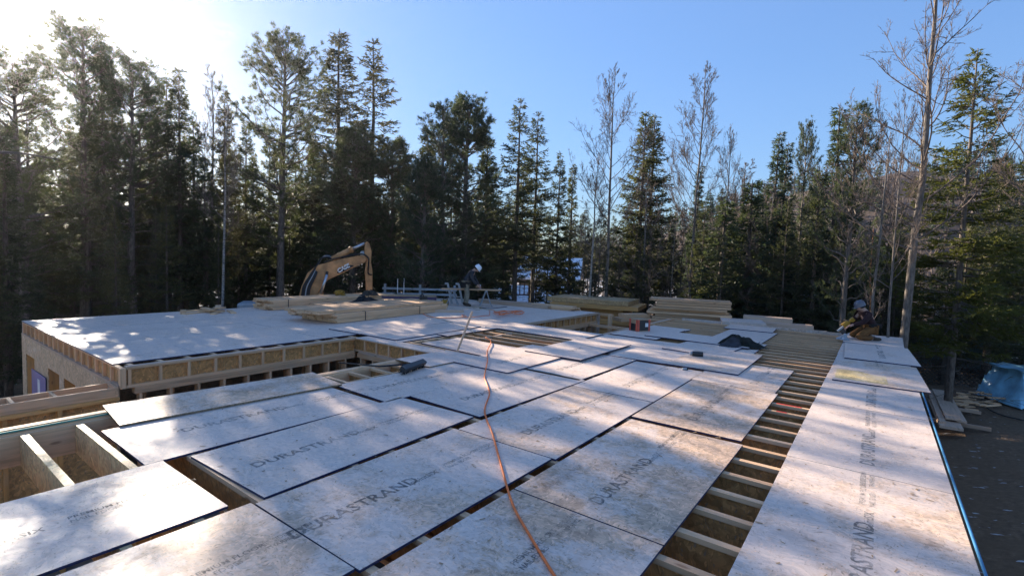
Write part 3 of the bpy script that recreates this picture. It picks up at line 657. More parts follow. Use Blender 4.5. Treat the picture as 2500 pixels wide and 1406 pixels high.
# black spool and cap
def lathe(name, prof, mats, parent=None, loc=None, seg=16, axis='z', smooth=True):
    P = np.array(prof, float); an = np.arange(seg)*2*math.pi/seg
    V = np.stack([P[:, None, 0]*np.cos(an), P[:, None, 0]*np.sin(an), np.repeat(P[:, 1:2], seg, 1)], -1).reshape(-1, 3)
    n_ = len(P); i_ = np.arange(n_-1)[:, None]*seg; j_ = np.arange(seg)[None, :]; k_ = (j_+1) % seg
    Q = np.stack([i_+j_, i_+k_, i_+seg+k_, i_+seg+j_], -1).reshape(-1, 4)
    if axis == 'x': V = V[:, [2, 1, 0]]
    o = link(name, mesh(name, V, Q, None, mats if isinstance(mats, list) else [mats], None, smooth), parent, loc); return o
t_ = frame_obj('black bottle with a grey cap lying on the pale panel', 'bottle', 'bottle', at(1703, 870, .02)+Vector((0, 0, .05)), 20)
lathe('body', [(0.001, -.10), (.046, -.10), (.05, -.09), (.05, .09), (.046, .10), (.001, .10)], MAT['black_plastic'], t_, axis='x')
lathe('cap', [(0.001, -.14), (.036, -.14), (.038, -.101), (.001, -.101)], MAT['grey_paint'], t_, axis='x')
t_ = frame_obj('tiny dark cap lying on the panel below the bottle', 'cap', 'cap', at(1672, 903, .0)+Vector((0, 0, .022)), 50)
lathe('body', [(0.001, -.05), (.02, -.05), (.022, .03), (.001, .03)], MAT['grey_paint'], t_, axis='x'); lathe('ring', [(0.018, .031), (.024, .031), (.024, .05), (.001, .05)], MAT['black_plastic'], t_, axis='x')
# cloth heaps
def heap(label, cat, name, c, sx_, sy_, h, mats, seed, rz=0, sub=None):
    r_ = np.random.default_rng(seed); nn = 34
    u = np.linspace(-1, 1, nn); U, V_ = np.meshgrid(u, u); R_ = np.hypot(U, V_); A_ = np.arctan2(V_, U)
    edge = 1+.22*np.sin(3*A_+seed)+.16*np.sin(5*A_+2*seed)+.10*np.sin(9*A_)
    H = np.zeros_like(U)
    for _ in range(9):
        x_, y_, s_ = r_.uniform(-.55, .55), r_.uniform(-.45, .45), r_.uniform(.18, .42); H += r_.uniform(.3, 1)*np.exp(-((U-x_)**2+(V_-y_)**2)/s_**2)
    fold = np.zeros_like(U)
    for _ in range(7):
        a_ = r_.uniform(0, math.pi); fold += np.abs(np.sin((U*math.cos(a_)+V_*math.sin(a_))*r_.uniform(5, 12)+r_.uniform(0, 6)))**2*.10
    H = H/H.max()*.85+fold*.5
    fall = np.clip(1-(R_*1.0)**4, 0, 1)**.7
    Zc = H*fall*h
    k_ = np.where(R_ > 1e-6, np.minimum(1, 1/np.maximum(np.abs(U), np.abs(V_)).clip(1e-6)*1), 1)
    Xc = U*sx_*edge; Yc = V_*sy_*edge
    i_ = (np.arange(nn-1)[:, None]*nn+np.arange(nn-1)[None, :]).ravel(); ctr = (np.abs(U.ravel()[i_]+1/nn)**2+np.abs(V_.ravel()[i_]+1/nn)**2)
    keep = ctr < .93; i_ = i_[keep]
    Q = np.stack([i_, i_+1, i_+nn+1, i_+nn], 1)
    mi = ((U.ravel()[i_] < -.1) & (V_.ravel()[i_] < -.25)).astype(int) if len(mats) > 1 else None
    me = mesh(name, np.stack([Xc, Yc, Zc+.004], -1).reshape(-1, 3), Q, None, mats, mi, True)
    o = link(name, me, None, c); o.rotation_euler = (0, 0, math.radians(rz)); meta(o, label, cat); return o
heap('heap of a dark green and grey work jacket on the panels', 'jacket', 'jacket', (-2.42, 12.1, .022), .50, .30, .25, [MAT['green_cloth'], MAT['grey_jacket']], 3, 25)
heap('black jacket thrown over the far lumber bundles', 'jacket', 'jacket', (-14.25, 10.75, .19), .30, .62, .20, [MAT['black_cloth']], 8, 10)
heap('small brown cloth bundle behind the black jacket', 'cloth', 'cloth', (-15.1, 11.5, .31), .2, .35, .2, [MAT['brown_boot']], 12, 0)
# yellow rope coil on the back bundle
A = Acc(); r6 = random.Random(3)
pts = [(math.cos(k*.9)*r6.uniform(.06, .24), math.sin(k*.9)*r6.uniform(.10, .34), r6.uniform(.02, .26)*(1 if k % 3 else .4)) for k in range(46)]
A.tube(spline(pts, 6), .016, 5); o = A.obj('rope', MAT['yellow_plastic'], None, True); o.location = (-15.45, 10.5, .325); o.scale = (.7, .7, .7); meta(o, 'tangled yellow rope on the back lumber bundle', 'rope')
# recip saw (black)
t_ = frame_obj('black corded circular saw on the front lumber bundle', 'power saw', 'power_saw', (-12.6, 11.75, .27), 60)
lathe('blade_guard', [(0.001, -.03), (.10, -.03), (.12, -.01), (.12, .02), (.1, .04), (.001, .04)], MAT['black_plastic'], t_, (0, 0, .11), axis='x'); boxes('motor', [(.04, .22, -.06, .07, .06, .18)], MAT['black_plastic'], t_, origin=(0, 0, 0))
boxes('shoe', [(-.06, .06, -.17, .16, 0, .008)], MAT['steel'], t_, origin=(0, 0, 0)); A = Acc(); A.tube(spline([(.05, -.12, .14), (.06, -.14, .22), (.05, .02, .26), (.06, .1, .2)]), .018, 6); A.obj('handle', MAT['black_rubber'], t_, True)
# tape / stapler by the sawhorse
t_ = frame_obj('yellow and black tool case under the left sawhorse', 'tool case', 'tool_case', at(1087, 744, 0), 40)
boxes('body', [(-.11, .11, -.07, .07, 0, .19)], MAT['yellow_plastic'], t_, origin=(0, 0, 0)); boxes('end_cap', [(-.16, -.111, -.08, .08, 0, .17), (.111, .13, -.08, .08, 0, .17)], MAT['black_plastic'], t_, origin=(0, 0, 0))
A = Acc(); A.tube(spline([(-.08, 0, .19), (-.05, 0, .24), (.05, 0, .24), (.08, 0, .19)]), .012, 6); A.obj('handle', MAT['black_plastic'], t_, True)
# push broom
hp = at(1005, 896, .06); t_ = frame_obj('black push broom lying at the edge of the open court', 'broom', 'push_broom', (hp.x, hp.y, .02), 0)
e0 = at(978, 904, .03)-hp; e1 = at(1030, 886, .03)-hp; dv = Vector((e1.x-e0.x, e1.y-e0.y, 0)); L = dv.length; az = math.atan2(dv.y, dv.x)
hd = boxes('head', [(-L/2, L/2, -.045, .045, .05, .115)], MAT['black_plastic'], t_, origin=(0, 0, 0)); hd.rotation_euler = (.5, 0, az)
A = Acc(); rb = random.Random(9)
for k in range(260):
    x_ = rb.uniform(-L/2, L/2); y_ = rb.uniform(-.04, .04); A.tube([(x_, y_, .05), (x_+rb.uniform(-.01, .01), y_*1.3, -.01)], [.004, .003], 3, False)
br_ = A.obj('bristles', MAT['black_rubber'], t_); br_.rotation_euler = (.5, 0, az); br_['kind'] = 'stuff'
A = Acc(); A.tube([(0, 0, .09), tuple(at(925, 894, .08)-Vector((hp.x, hp.y, .02))), tuple(at(828, 885, -.02)-Vector((hp.x, hp.y, 0.02)))], .014, 8); A.obj('handle', MAT['black_rubber'], t_, True)
# cords
def cord(label, pts, r=.008, mat='orange_cord', name='extension_cord', cat='cord', n_=8):
    A = Acc(); A.tube(spline(pts, n_), r, 7); o = A.obj(name, MAT[mat], None, True); meta(o, label, cat); return o
cz = .012
cord('orange extension cord snaking from the bottom of the photo over the panels', [at(1400, 1470, cz), at(1355, 1406, cz), at(1290, 1300, cz), at(1250, 1225, cz-.0), at(1222, 1130, cz), at(1203, 1060, cz+.0), at(1187, 1020, cz), at(1184, 995, cz), at(1195, 960, cz), at(1188, 935, cz), at(1183, 918, cz), at(1190, 880, .05), at(1189, 862, .035), at(1192, 850, .03), at(1198, 838, .03), at(1197, 831, .0), at(1185, 823, .0)], .0095)
cord('red-orange cord lying across the far deck with a small loop', [at(1030, 763, .02), at(1045, 772, .01), at(1080, 776, .01), at(1120, 775, .01), at(1138, 772, .02), at(1128, 768, .02), at(1132, 773, .03), at(1150, 774, .02), at(1185, 770.5, .01), at(1195, 769, .01), at(1196, 757, .01), at(1205, 758, .01), at(1212, 764, .02)], .009)
rc = random.Random(21); pts = []
for k in range(30):
    cx_ = 1228 if k % 10 < 6 else 1268; a_ = k*1.9; pts.append(at(cx_+20*math.cos(a_)*rc.uniform(.2, 1.3)+rc.uniform(-6, 6), 763+5*math.sin(a_)*rc.uniform(.3, 1.2), .02+rc.uniform(0, .10)))
cord('tangled heap of orange cord on the far deck', pts, .007, n_=6)
cord('tan air hose running past the standing worker', [at(1000, 741, .01), at(1045, 749, .01), at(1085, 751, .01), at(1135, 753, .01), at(1160, 749, .02), at(1175, 750, .01), at(1170, 756, .01), at(1158, 755, .01), at(1160, 751, .01), at(1200, 757, .01), at(1225, 758, .01)], .009, 'tan_cord', 'air_hose', 'hose')
cord('black hose lying right of the standing worker', [at(1170, 751, .01), at(1195, 753, .01), at(1215, 751.5, .01), at(1238, 748.5, .01)], .012, 'black_rubber', 'air_hose', 'hose')
cord('pale cord running down to the bare joist bay', [at(1030, 757, .05), at(1050, 771, .01), at(1090, 783, .01), at(1110, 789, .01), at(1140, 800, .03), at(1150, 806, .03), at(1157, 813, .01)], .007, 'tan_cord')
cord('teal string line along the edge of the open bay', [(-6.66, -1.2, .012), (-6.64, 1.75, .01)], .009, 'teal_string', 'string_line', 'string')
cord('blue string line along the outer edge of the right strip', [(.635, -1.0, .006), (.64, 5, .008), (.65, 9.7, .01)], .010, 'blue_string', 'string_line', 'string')
o = boxes('edge_board', [(-.045, .045, -.62, .62, 0, .03)], MAT['pine_y'], None, origin=(0, 0, 0)); o.location = (-6.72, 1.25, -.003); meta(o, 'narrow pale board lying beside the teal string', 'board')
# red paint marks on two joists
for (x_p, y_p, l_p) in ((1925, 991, .30), (1905, 1010, .12)):
    q_ = at(x_p, y_p, -T); y_ = min(JY, key=lambda v: abs(v-q_.y))
    hbox('paint_mark', [(q_.x-l_p/2, q_.x+l_p/2, y_-.018, y_+.020, -T+.001, -T+.003)], MAT['red_paint'])

# sawhorses with the work board
f_ = Vector((math.cos(.637), math.sin(.637), 0))
sh_mid = Vector((-12.45, 14.2, 0)); ang = math.atan2(1.42, 1.60)
def sawhorse(label, c, rz, mat='steel'):
    t_ = empty('sawhorse', c, rz, label, 'sawhorse', 'folding sawhorses under the work board')
    boxes('beam', [(-.04, .04, -.38, .38, .56, .60)], MAT['grey_paint'], t_, origin=(0, 0, 0))
    for sy in (-1, 1):
        for sx_ in (-1, 1):
            A = Acc(); A.tube(spline([(sx_*.02, sy*.33, .57), (sx_*.17, sy*.34, .14), (sx_*.24, sy*.31, .012), (sx_*.22, sy*.22, .012), (sx_*.13, sy*.20, .2), (sx_*.02, sy*.2, .56)], 6), .012, 6); A.obj('leg', MAT['grey_paint'], t_, True)
    return t_
sawhorse('left folding sawhorse with bent tube legs', (-13.0, 13.75, 0), ang); sawhorse('right folding sawhorse with bent tube legs', (-12.0, 14.55, 0), ang)
lumber('long pale boards laid across the two sawhorses', -12.45, 14.18, math.degrees(ang)-90, 2, 1, .19, .038, 2.25, .602, group=None, cat='work board', name='work_board')
stand = empty('folded_stand', (-13.25, 14.35, 0), ang, 'pale folded scaffold stand leaning behind the left sawhorse', 'stand')
for x_ in (-.25, .18): o = boxes('post', [(-.04, .04, -.025, .025, 0, .80)], MAT['grey_boards'], stand, origin=(0, 0, 0)); o.location = (x_, 0, 0); o.rotation_euler = (.0, -.22, 0)
for z_ in (.25, .58): boxes('rung', [(-.42+.2*(1-z_), .02+.2*(1-z_)-.02, -.02, .02, z_, z_+.04)], MAT['grey_boards'], stand, origin=(0, 0, 0))
for x_ in (-.50, -.08): boxes('foot', [(x_-.04, x_+.10, -.04, .04, .75, .82)], MAT['grey_boards'], stand, origin=(0, 0, 0))
# saw on the work board
t_ = frame_obj('worm-drive saw held on the work board', 'power saw', 'power_saw', (-12.18, 14.40, .642), math.degrees(ang))
lathe('blade_guard', [(0.001, -.02), (.08, -.02), (.09, 0), (.08, .03), (.001, .03)], MAT['steel'], t_, (0, 0, .09), axis='x'); boxes('motor', [(-.16, -.03, -.04, .05, .05, .14)], MAT['card'], t_, origin=(0, 0, 0)); boxes('shoe', [(-.1, .05, -.12, .12, 0, .008)], MAT['steel'], t_, origin=(0, 0, 0))
# purple wrapped panel pack, grey rail beyond
pk = empty('panel_pack', (at(992, 739).x, at(992, 739).y, 0.002), ang+.05, 'long pack of panels in dark purple wrap behind the blue carton', 'panel pack')
boxes('wrap', [(-1.15, 1.15, -.4, .4, 0, .27)], MAT['purple_wrap'], pk, origin=(0, 0, 0)); boxes('top_panel', [(-1.15, 1.15, -.4, .4, .2705, .30)], MAT['card'], pk, origin=(0, 0, 0))
rl = empty('pipe_rail', tuple(atd(1025, 715, 21.8)-Vector((0, 0, .38))), ang, 'grey metal guard rail on the ground beyond the deck', 'rail')
for z_ in (.28, .50): boxes('rail', [(-1.6, 1.6, -.03, .03, z_, z_+.09)], MAT['grey_paint'], rl, origin=(0, 0, 0))
for x_ in (-1.5, 0, 1.5): boxes('post', [(x_-.05, x_+.05, .031, .09, -2.6, .74)], MAT['grey_paint'], rl, origin=(0, 0, 0))
for x_ in (-.95, -.68): boxes('stake', [(x_-.018, x_+.018, -.07, -.032, -2.6, 1.0)], MAT['white_paint'], rl, origin=(0, 0, 0))
# ground lumber and tarp at the right
gz0 = -2.45
def gp(x, y): return at(x, y, gz0)
def ground_board(label, p, q, w_, h_, z, mat='grey_y', name='plank', cat='plank', group='planks lying on the ground at the right'):
    a_ = gp(*p); b_ = gp(*q); d_ = b_-a_; o = boxes(name, [(-w_/2, w_/2, -d_.length/2, d_.length/2, 0, h_)], MAT[mat], None, origin=(0, 0, 0))
    o.location = ((a_.x+b_.x)/2, (a_.y+b_.y)/2, z); o.rotation_euler = (0, 0, math.atan2(d_.y, d_.x)-math.pi/2); meta(o, label, cat, group); return o
ground_board('long plank on the left edge of the stacked ground planks', (2300, 1043), (2268, 963), .14, .08, gz0+.09)
ground_board('wide grey plank on top of the ground stack', (2326, 1040), (2290, 966), .34, .05, gz0+.17)
ground_board('grey plank on the right side of the ground stack', (2347, 1042), (2305, 966), .22, .05, gz0+.12)
ground_board('lowest wide plank of the ground stack', (2322, 1052), (2290, 985), .5, .07, gz0+.04)
ground_board('square timber lying under the ground stack, sticking out to the right', (2262, 1022), (2420, 1050), .09, .09, gz0-.03)
ground_board('short square timber beside the scrap heap', (2330, 1000), (2395, 1011), .09, .08, gz0)
rs = random.Random(4)
for k in range(26):
    p = (rs.uniform(2318, 2410), rs.uniform(968, 1004)); L_ = rs.uniform(18, 46); a_ = rs.uniform(-.5, .6)
    ground_board('scrap of split wood in the heap beside the blue tarp', p, (p[0]+L_*math.cos(a_), p[1]+L_*.3*math.sin(a_)), rs.uniform(.05, .12), .04, gz0+rs.uniform(0, .22), 'pine_y', 'wood_scrap', 'wood scrap', 'scrap wood heap beside the tarp')
c_ = gp(2470, 985); c_ = Vector((c_.x+.55, c_.y+.6, gz0)); nn = 30; u = np.linspace(-1, 1, nn); U, V_ = np.meshgrid(u, u)
sq = np.maximum(np.abs(U), np.abs(V_)); Hh = np.where(sq < .55, 1.15+.04*np.sin(6*U)*np.cos(5*V_)+.03*np.sin(17*U+9*V_), 1.15*np.clip(1-(sq-.55)/.45, 0, 1)**1.0)
pull = np.where(sq < .55, 1.45, .93+.14*(1-sq)); Xc = U*1.5*pull*.8+.03*np.sin(9*V_+3*U); Yc = V_*1.3*pull*.8+.03*np.sin(8*U)
fold = (.07*np.sin(14*U+6*V_)+.035*np.sin(31*U-11*V_))*(sq > .5); me = mesh('tarp', np.stack([Xc, Yc+fold, Hh+.02], -1).reshape(-1, 3), (lambda i_: np.stack([i_, i_+1, i_+nn+1, i_+nn], 1))((np.arange(nn-1)[:, None]*nn+np.arange(nn-1)[None, :]).ravel()), None, [MAT['tarp_blue']], None, True)
o = link('tarp', me, None, c_); o.rotation_euler = (0, 0, .5); meta(o, 'light blue tarpaulin over a boxy pile at the right edge', 'tarp')
o = cord('black hose curving round the foot of the blue tarp', [gp(2398, 975), gp(2405, 995), gp(2440, 1015), gp(2500, 1030)], .02, 'black_rubber', 'hose', 'hose')
o.location.z += .05

# ------------------------------------------------------------------ people
def skinned(name, V, Ed, R_, mat, parent=None, sub=2, root=0, smooth=True):
    me = bpy.data.meshes.new(name); me.from_pydata([tuple(v) for v in V], Ed, []); o = bpy.data.objects.new(name, me); COL.objects.link(o)
    md = o.modifiers.new('skin', 'SKIN'); md.use_smooth_shade = True
    sk = me.skin_vertices[0].data
    for i_, r_ in enumerate(R_):
        rr = (r_, r_) if isinstance(r_, (int, float)) else r_
        sk[i_].radius = rr; sk[i_].use_root = (i_ == root)
    s = o.modifiers.new('sub', 'SUBSURF'); s.levels = sub; s.render_levels = sub
    bpy.context.view_layer.update(); dg = bpy.context.evaluated_depsgraph_get()
    m2 = bpy.data.meshes.new_from_object(o.evaluated_get(dg)); bpy.data.objects.remove(o); bpy.data.meshes.remove(me)
    m2.name = name; m2.materials.clear(); m2.materials.append(mat)
    for p in m2.polygons: p.use_smooth = True
    return link(name, m2, parent)
def person(label, loc, rz, J, cloth, helmet, hair=None, grip=(0, 0)):
    """J: joints in local metres: x forward, y left, z up"""
    P = empty('person', loc, rz, label, 'person')
    V = []; E_ = []; R_ = []
    def chain(keys, rad, start=None):
        idx = []
        for k_, r_ in zip(keys, rad):
            p = J[k_] if isinstance(k_, str) else k_
            V.append(Vector(p)); R_.append(r_); idx.append(len(V)-1)
        if start is not None: E_.append((start, idx[0]))
        E_.extend(zip(idx[:-1], idx[1:])); return idx
    s = chain(['pelvis', 'waist', 'chest', 'neck', 'head', 'crown'], [.12, .115, .13, .055, .085, .07])
    # nose and chin give the head a face
    hd = Vector(J['head']); fd = (Vector(J['face'])-hd).normalized(); up = (Vector(J['crown'])-hd).normalized()
    chain([hd+fd*.075-up*.035, hd+fd*.115-up*.03], [.035, .014], s[4]); chain([hd+fd*.06-up*.085], [.038], s[4])
    for sd_ in ('l', 'r'):
        i_ = chain(['sh'+sd_, 'el'+sd_, 'wr'+sd_, 'pa'+sd_], [.062, .043, .028, .034], s[2])
        wr, pa = Vector(J['wr'+sd_]), Vector(J['pa'+sd_]); dd = (pa-wr).normalized(); side = dd.cross(Vector((0, 1, 0)));
        if side.length < .2: side = dd.cross(Vector((0, 0, 1)))
        side.normalize(); lat = dd.cross(side).normalized(); curl = Vector((0, 0, -1))
        for q, (o_, ln) in enumerate(((-.03, .07), (-.01, .08), (.01, .076), (.03, .06))):
            b_ = pa+lat*o_+dd*.035; chain([b_, b_+dd*ln*.5+curl*.01, b_+dd*ln*.75+curl*.035], [.0105, .009, .007], i_[3])
        chain([wr+dd*.03-lat*.035, wr+dd*.06-lat*.058+curl*.01], [.012, .009], i_[3])
        chain(['hi'+sd_, 'kn'+sd_, 'an'+sd_, 'to'+sd_], [.085, .06, .042, .032], s[0])
    skinned('body', V, E_, R_, MAT['skin'], P)
    jk = [J['pelvis'], J['waist'], J['chest'], Vector(J['chest']).lerp(Vector(J['neck']), .65)]
    V = [Vector(v) for v in jk]; R_ = [(.17, .145), (.165, .14), (.19, .15), .085]; E_ = [(0, 1), (1, 2), (2, 3)]
    for sd_ in ('l', 'r'):
        n0 = len(V); V += [Vector(J['sh'+sd_]), Vector(J['el'+sd_]), Vector(J['wr'+sd_])]; R_ += [.088, .066, .048]; E_ += [(2, n0), (n0, n0+1), (n0+1, n0+2)]
    skinned('jacket', V, E_, R_, MAT[cloth[0]], P)
    V = [Vector(J['pelvis'])]; R_ = [(.155, .135)]; E_ = []
    for sd_ in ('l', 'r'):
        n0 = len(V); an = Vector(J['kn'+sd_]).lerp(Vector(J['an'+sd_]), .92)
        V += [Vector(J['hi'+sd_]), Vector(J['kn'+sd_]), an]; R_ += [.112, .085, .068]; E_ += [(0, n0), (n0, n0+1), (n0+1, n0+2)]
    skinned('trousers', V, E_, R_, MAT[cloth[1]], P)
    for sd_ in ('l', 'r'):
        a_, t_2 = Vector(J['an'+sd_]), Vector(J['to'+sd_]); kn = Vector(J['kn'+sd_]); up_ = (kn-a_).normalized()
        heel = a_-up_*.05-(t_2-a_).normalized()*.05
        skinned('boot', [a_+up_*.10, a_, heel, a_.lerp(t_2, .6), t_2], [(0, 1), (1, 2), (1, 3), (3, 4)], [.062, .06, .045, .05, .042], MAT['brown_boot'], P, 1)
    # hard hat: shell with brim, tilted with the head
    q = fd.cross(up).normalized(); Rm = Matrix((fd, -q, up)).transposed()
    prof = [(.131, -.018), (.133, -.008), (.127, .0), (.124, .045), (.113, .085), (.085, .120), (.045, .138), (.001, .143)]
    hh = lathe('hard_hat', prof, MAT[helmet], P, None, 20); hh.matrix_local = Matrix.Translation(hd+up*.035) @ Rm.to_4x4() @ Matrix.Diagonal((1.05, .90, 1, 1))
    bm_ = lathe('hat_peak', [(.001, -.012), (.075, -.014), (.08, -.008), (.001, .004)], MAT[helmet], P, None, 14); bm_.matrix_local = Matrix.Translation(hd+up*.030+fd*.11) @ Rm.to_4x4() @ Matrix.Diagonal((.9, 1.1, 1, 1))
    rd = lathe('hat_ridge', [(.001, 0), (.02, 0), (.018, .02), (.001, .024)], MAT[helmet], P, None, 10); rd.matrix_local = Matrix.Translation(hd+up*.150) @ Rm.to_4x4() @ Matrix.Diagonal((5, .9, 1, 1))
    hr = lathe('hair', [(.001, -.075), (.06, -.07), (.098, -.03), (.108, .02), (.10, .05)], MAT['black_cloth'], P, None, 14); hr.matrix_local = Matrix.Translation(hd+up*.01-fd*.028) @ Rm.to_4x4() @ Matrix.Diagonal((.95, .82, 1, 1))
    return P, hd, fd, up
J1 = dict(pelvis=(-.06, 0, .90), waist=(.0, 0, 1.02), chest=(.15, 0, 1.24), neck=(.27, 0, 1.385), head=(.355, 0, 1.42), crown=(.42, 0, 1.49), face=(.40, 0, 1.36),
          shl=(.17, .19, 1.28), ell=(.27, .22, 1.02), wrl=(.42, .14, .82), pal=(.47, .12, .76), shr=(.17, -.19, 1.28), elr=(.22, -.24, 1.01), wrr=(.40, -.17, .82), par=(.45, -.14, .76),
          hil=(-.05, .10, .86), knl=(-.02, .12, .48), anl=(-.10, .12, .085), tol=(.10, .15, .045), hir=(-.05, -.10, .86), knr=(.05, -.12, .48), anr=(.0, -.12, .085), tor=(.20, -.13, .045))
W1, *_ = person('standing worker in white hard hat and dark jacket bending over the sawhorse board', (-12.36, 13.86, 0), .60, J1, ('grey_jacket', 'khaki'), 'helmet_white')
tb = boxes('tool_belt', [(-.22, .12, -.19, .19, .84, .93), (-.20, -.02, -.24, -.19, .72, .90), (-.20, -.02, .19, .24, .72, .90)], MAT['black_cloth'], W1, origin=(0, 0, 0))
J2 = dict(pelvis=(-.22, 0, .34), waist=(-.17, 0, .46), chest=(-.06, 0, .66), neck=(.02, 0, .80), head=(.085, 0, .865), crown=(.12, 0, .95), face=(.20, 0, .81),
          shl=(-.04, .19, .69), ell=(.12, .24, .48), wrl=(.32, .15, .40), pal=(.38, .12, .37), shr=(-.04, -.19, .69), elr=(.10, -.26, .46), wrr=(.27, -.17, .33), par=(.33, -.13, .29),
          hil=(-.16, .11, .30), knl=(.22, .17, .09), anl=(-.22, .15, .075), tol=(-.40, .15, .05), hir=(-.16, -.11, .30), knr=(.18, -.18, .09), anr=(-.26, -.15, .075), tor=(-.44, -.15, .05))
W2, *_ = person('kneeling worker in grey hard hat and maroon jacket on the far right strip', (-.25, 15.75, .023), math.pi+.55, J2, ('maroon', 'duck_canvas'), 'helmet_grey')
boxes('tool_belt', [(-.36, -.08, -.21, .21, .36, .44), (-.42, -.24, -.27, -.21, .24, .42)], MAT['black_cloth'], W2, origin=(0, 0, 0))
ng = empty('nail_gun', (0, 0, 0), 0, 'yellow nail gun in the hands of the kneeling worker', 'nail gun')
ng.matrix_world = Matrix.Translation((-.25, 15.75, .023)) @ Matrix.Rotation(math.pi+.55, 4, 'Z') @ Matrix.Translation((.40, .0, .36)) @ Matrix.Rotation(.75, 4, 'Y')
boxes('motor', [(-.09, .07, -.04, .04, -.02, .10)], MAT['yellow_plastic'], ng, origin=(0, 0, 0)); boxes('handle', [(-.16, -.091, -.02, .02, .0, .05), (-.25, -.161, -.03, .03, -.03, .07)], MAT['yellow_plastic'], ng, origin=(0, 0, 0))
boxes('nose', [(.071, .26, -.02, .02, .01, .05)], MAT['grey_paint'], ng, origin=(0, 0, 0)); boxes('magazine', [(.10, .22, -.012, .012, -.12, .009)], MAT['black_plastic'], ng, origin=(0, 0, 0))
gb = heap('grey crumpled bag by the knee of the kneeling worker', 'bag', 'bag', (-.63, 15.35, .024), .14, .12, .16, [MAT['grey_paint']], 5)

# ------------------------------------------------------------------ excavator beyond the wing
EXD = 21.0; e_o = atd(820, 660, EXD); e_n = Vector((e_o.x, e_o.y, 0)).normalized(); e_r = Vector((e_n.y, -e_n.x, 0))
def ex(x, y, off=0.0):                   # point of the machine's own side plane, off = metres behind it
    d_ = ray(x, y); t_ = (EXD+off)/(d_[0]*e_n.x+d_[1]*e_n.y); return Vector((d_[0]*t_, d_[1]*t_, CAMH+d_[2]*t_))
EX = empty('excavator', (e_o.x, e_o.y, -3.0), 0, 'muddy orange tracked excavator with its boom bent over, parked behind the deck', 'excavator'); EXI = Matrix.Translation(-EX.location)
def exp_(o): o.parent = EX; o.matrix_parent_inverse = EXI; return o
def prism(name, poly, w_, mat, off=0.0, flip=False):
    P = [ex(x, y) for x, y in poly]; n_ = len(P); a_ = e_n*(off-w_/2); b_ = e_n*(off+w_/2)
    bm = bmesh.new(); A_ = [bm.verts.new(p+a_) for p in P]; B_ = [bm.verts.new(p+b_) for p in P]
    bm.faces.new(A_); bm.faces.new(B_[::-1])
    for i_ in range(n_): bm.faces.new((A_[i_], B_[i_], B_[(i_+1) % n_], A_[(i_+1) % n_]))
    bmesh.ops.recalc_face_normals(bm, faces=bm.faces); bmesh.ops.triangulate(bm, faces=[f for f in bm.faces if len(f.verts) > 4])
    bmesh.ops.bevel(bm, geom=[e for e in bm.edges if e.calc_face_angle(0) > .6], offset=.02, segments=2, affect='EDGES')
    me = bpy.data.meshes.new(name); bm.to_mesh(me); bm.free(); me.materials.append(MAT[mat]); return exp_(link(name, me))
prism('boom', [(726, 745), (730.3, 722), (736.8, 698), (751, 666.6), (772.8, 648), (793, 643), (816, 636), (873.6, 625), (889.5, 624), (895, 632), (891, 640.6), (873.6, 648), (835, 667), (801.6, 682.4), (787.2, 696.8), (778.6, 712.6), (768, 745)], .42, 'excavator_orange')
prism('stick', [(890.9, 593), (896.7, 589.5), (901.5, 594.6), (906.7, 613), (905.3, 640.6), (908.9, 660.8), (908.9, 745), (895.5, 745), (890.9, 660.8), (895, 634.9), (889, 615)], .32, 'excavator_orange', 0.003)
prism('stick_bracket', [(878.5, 623), (880, 614), (888.5, 612), (890, 626)], .26, 'grey_paint')
def cyl(name, p, q, r, mat, off=0, par=None):
    A = Acc(); A.tube([ex(*p)+e_n*off, ex(*q)+e_n*off], r, 14); return exp_(A.obj(name, MAT[mat], None, True))
cyl('cylinder_barrel', (811, 633), (859.5, 608.5), .115, 'excavator_orange'); cyl('cylinder_gland', (855, 610.8), (861, 607.6), .135, 'excavator_orange'); cyl('cylinder_rod', (859.5, 608.5), (890.5, 594.5), .062, 'steel')
for off in (-.33, .33):
    cyl('lift_rod', (798.7, 669.4), (783.5, 716), .055, 'steel', off); cyl('lift_barrel', (784, 714.5), (776, 742), .10, 'excavator_orange', off); cyl('pin', (795.5, 668), (802, 668.5), .10, 'black_rubber', off*.8)
# hoses over the boom
for k in range(7):
    o1 = -.2+.06*k; pts = [ex(736+3*k, 735)+e_n*(-.26), ex(741+3*k, 700)+e_n*(-.27), ex(757+2.5*k, 672)+e_n*(-.26), ex(772+k, 650-k*.6)+e_n*(o1*.6-.12), ex(783+1.5*k, 632-1.2*k)+e_n*o1, ex(800+1.2*k, 628-.6*k)+e_n*o1, ex(811, 634)+e_n*o1*.5]
    A = Acc(); A.tube(spline(pts, 6), .026, 6); exp_(A.obj('hose', MAT['black_rubber' if k != 3 else 'grey_paint'], None, True))
for k in range(4):
    pts = [ex(790, 641)+e_n*(-.12+.07*k), ex(818, 631-k*.4)+e_n*(-.12+.07*k), ex(850, 625-k*.5)+e_n*(-.12+.07*k), ex(875, 620.5)+e_n*(-.12+.07*k), ex(889, 622)+e_n*(-.2), ex(899, 632)+e_n*(-.2), ex(898, 655)+e_n*(-.2), ex(899, 668)+e_n*(-.2), ex(908, 670)+e_n*(-.2)]
    A = Acc(); A.tube(spline(pts, 6), .028, 6); exp_(A.obj('hose', MAT['black_rubber'], None, True))
prism('decal', [(822, 667.5), (826, 659.5), (853, 646.2), (864.5, 648.3), (836, 663.5)], .004, 'black_rubber', -.214)
cu = bpy.data.curves.new('lettering', 'FONT'); cu.body = 'CASE'; cu.size = .50; cu.offset = .022; cu.shear = .15; cu.extrude = .003
o = bpy.data.objects.new('lettering', cu); COL.objects.link(o); cu.materials.append(MAT['white_paint'])
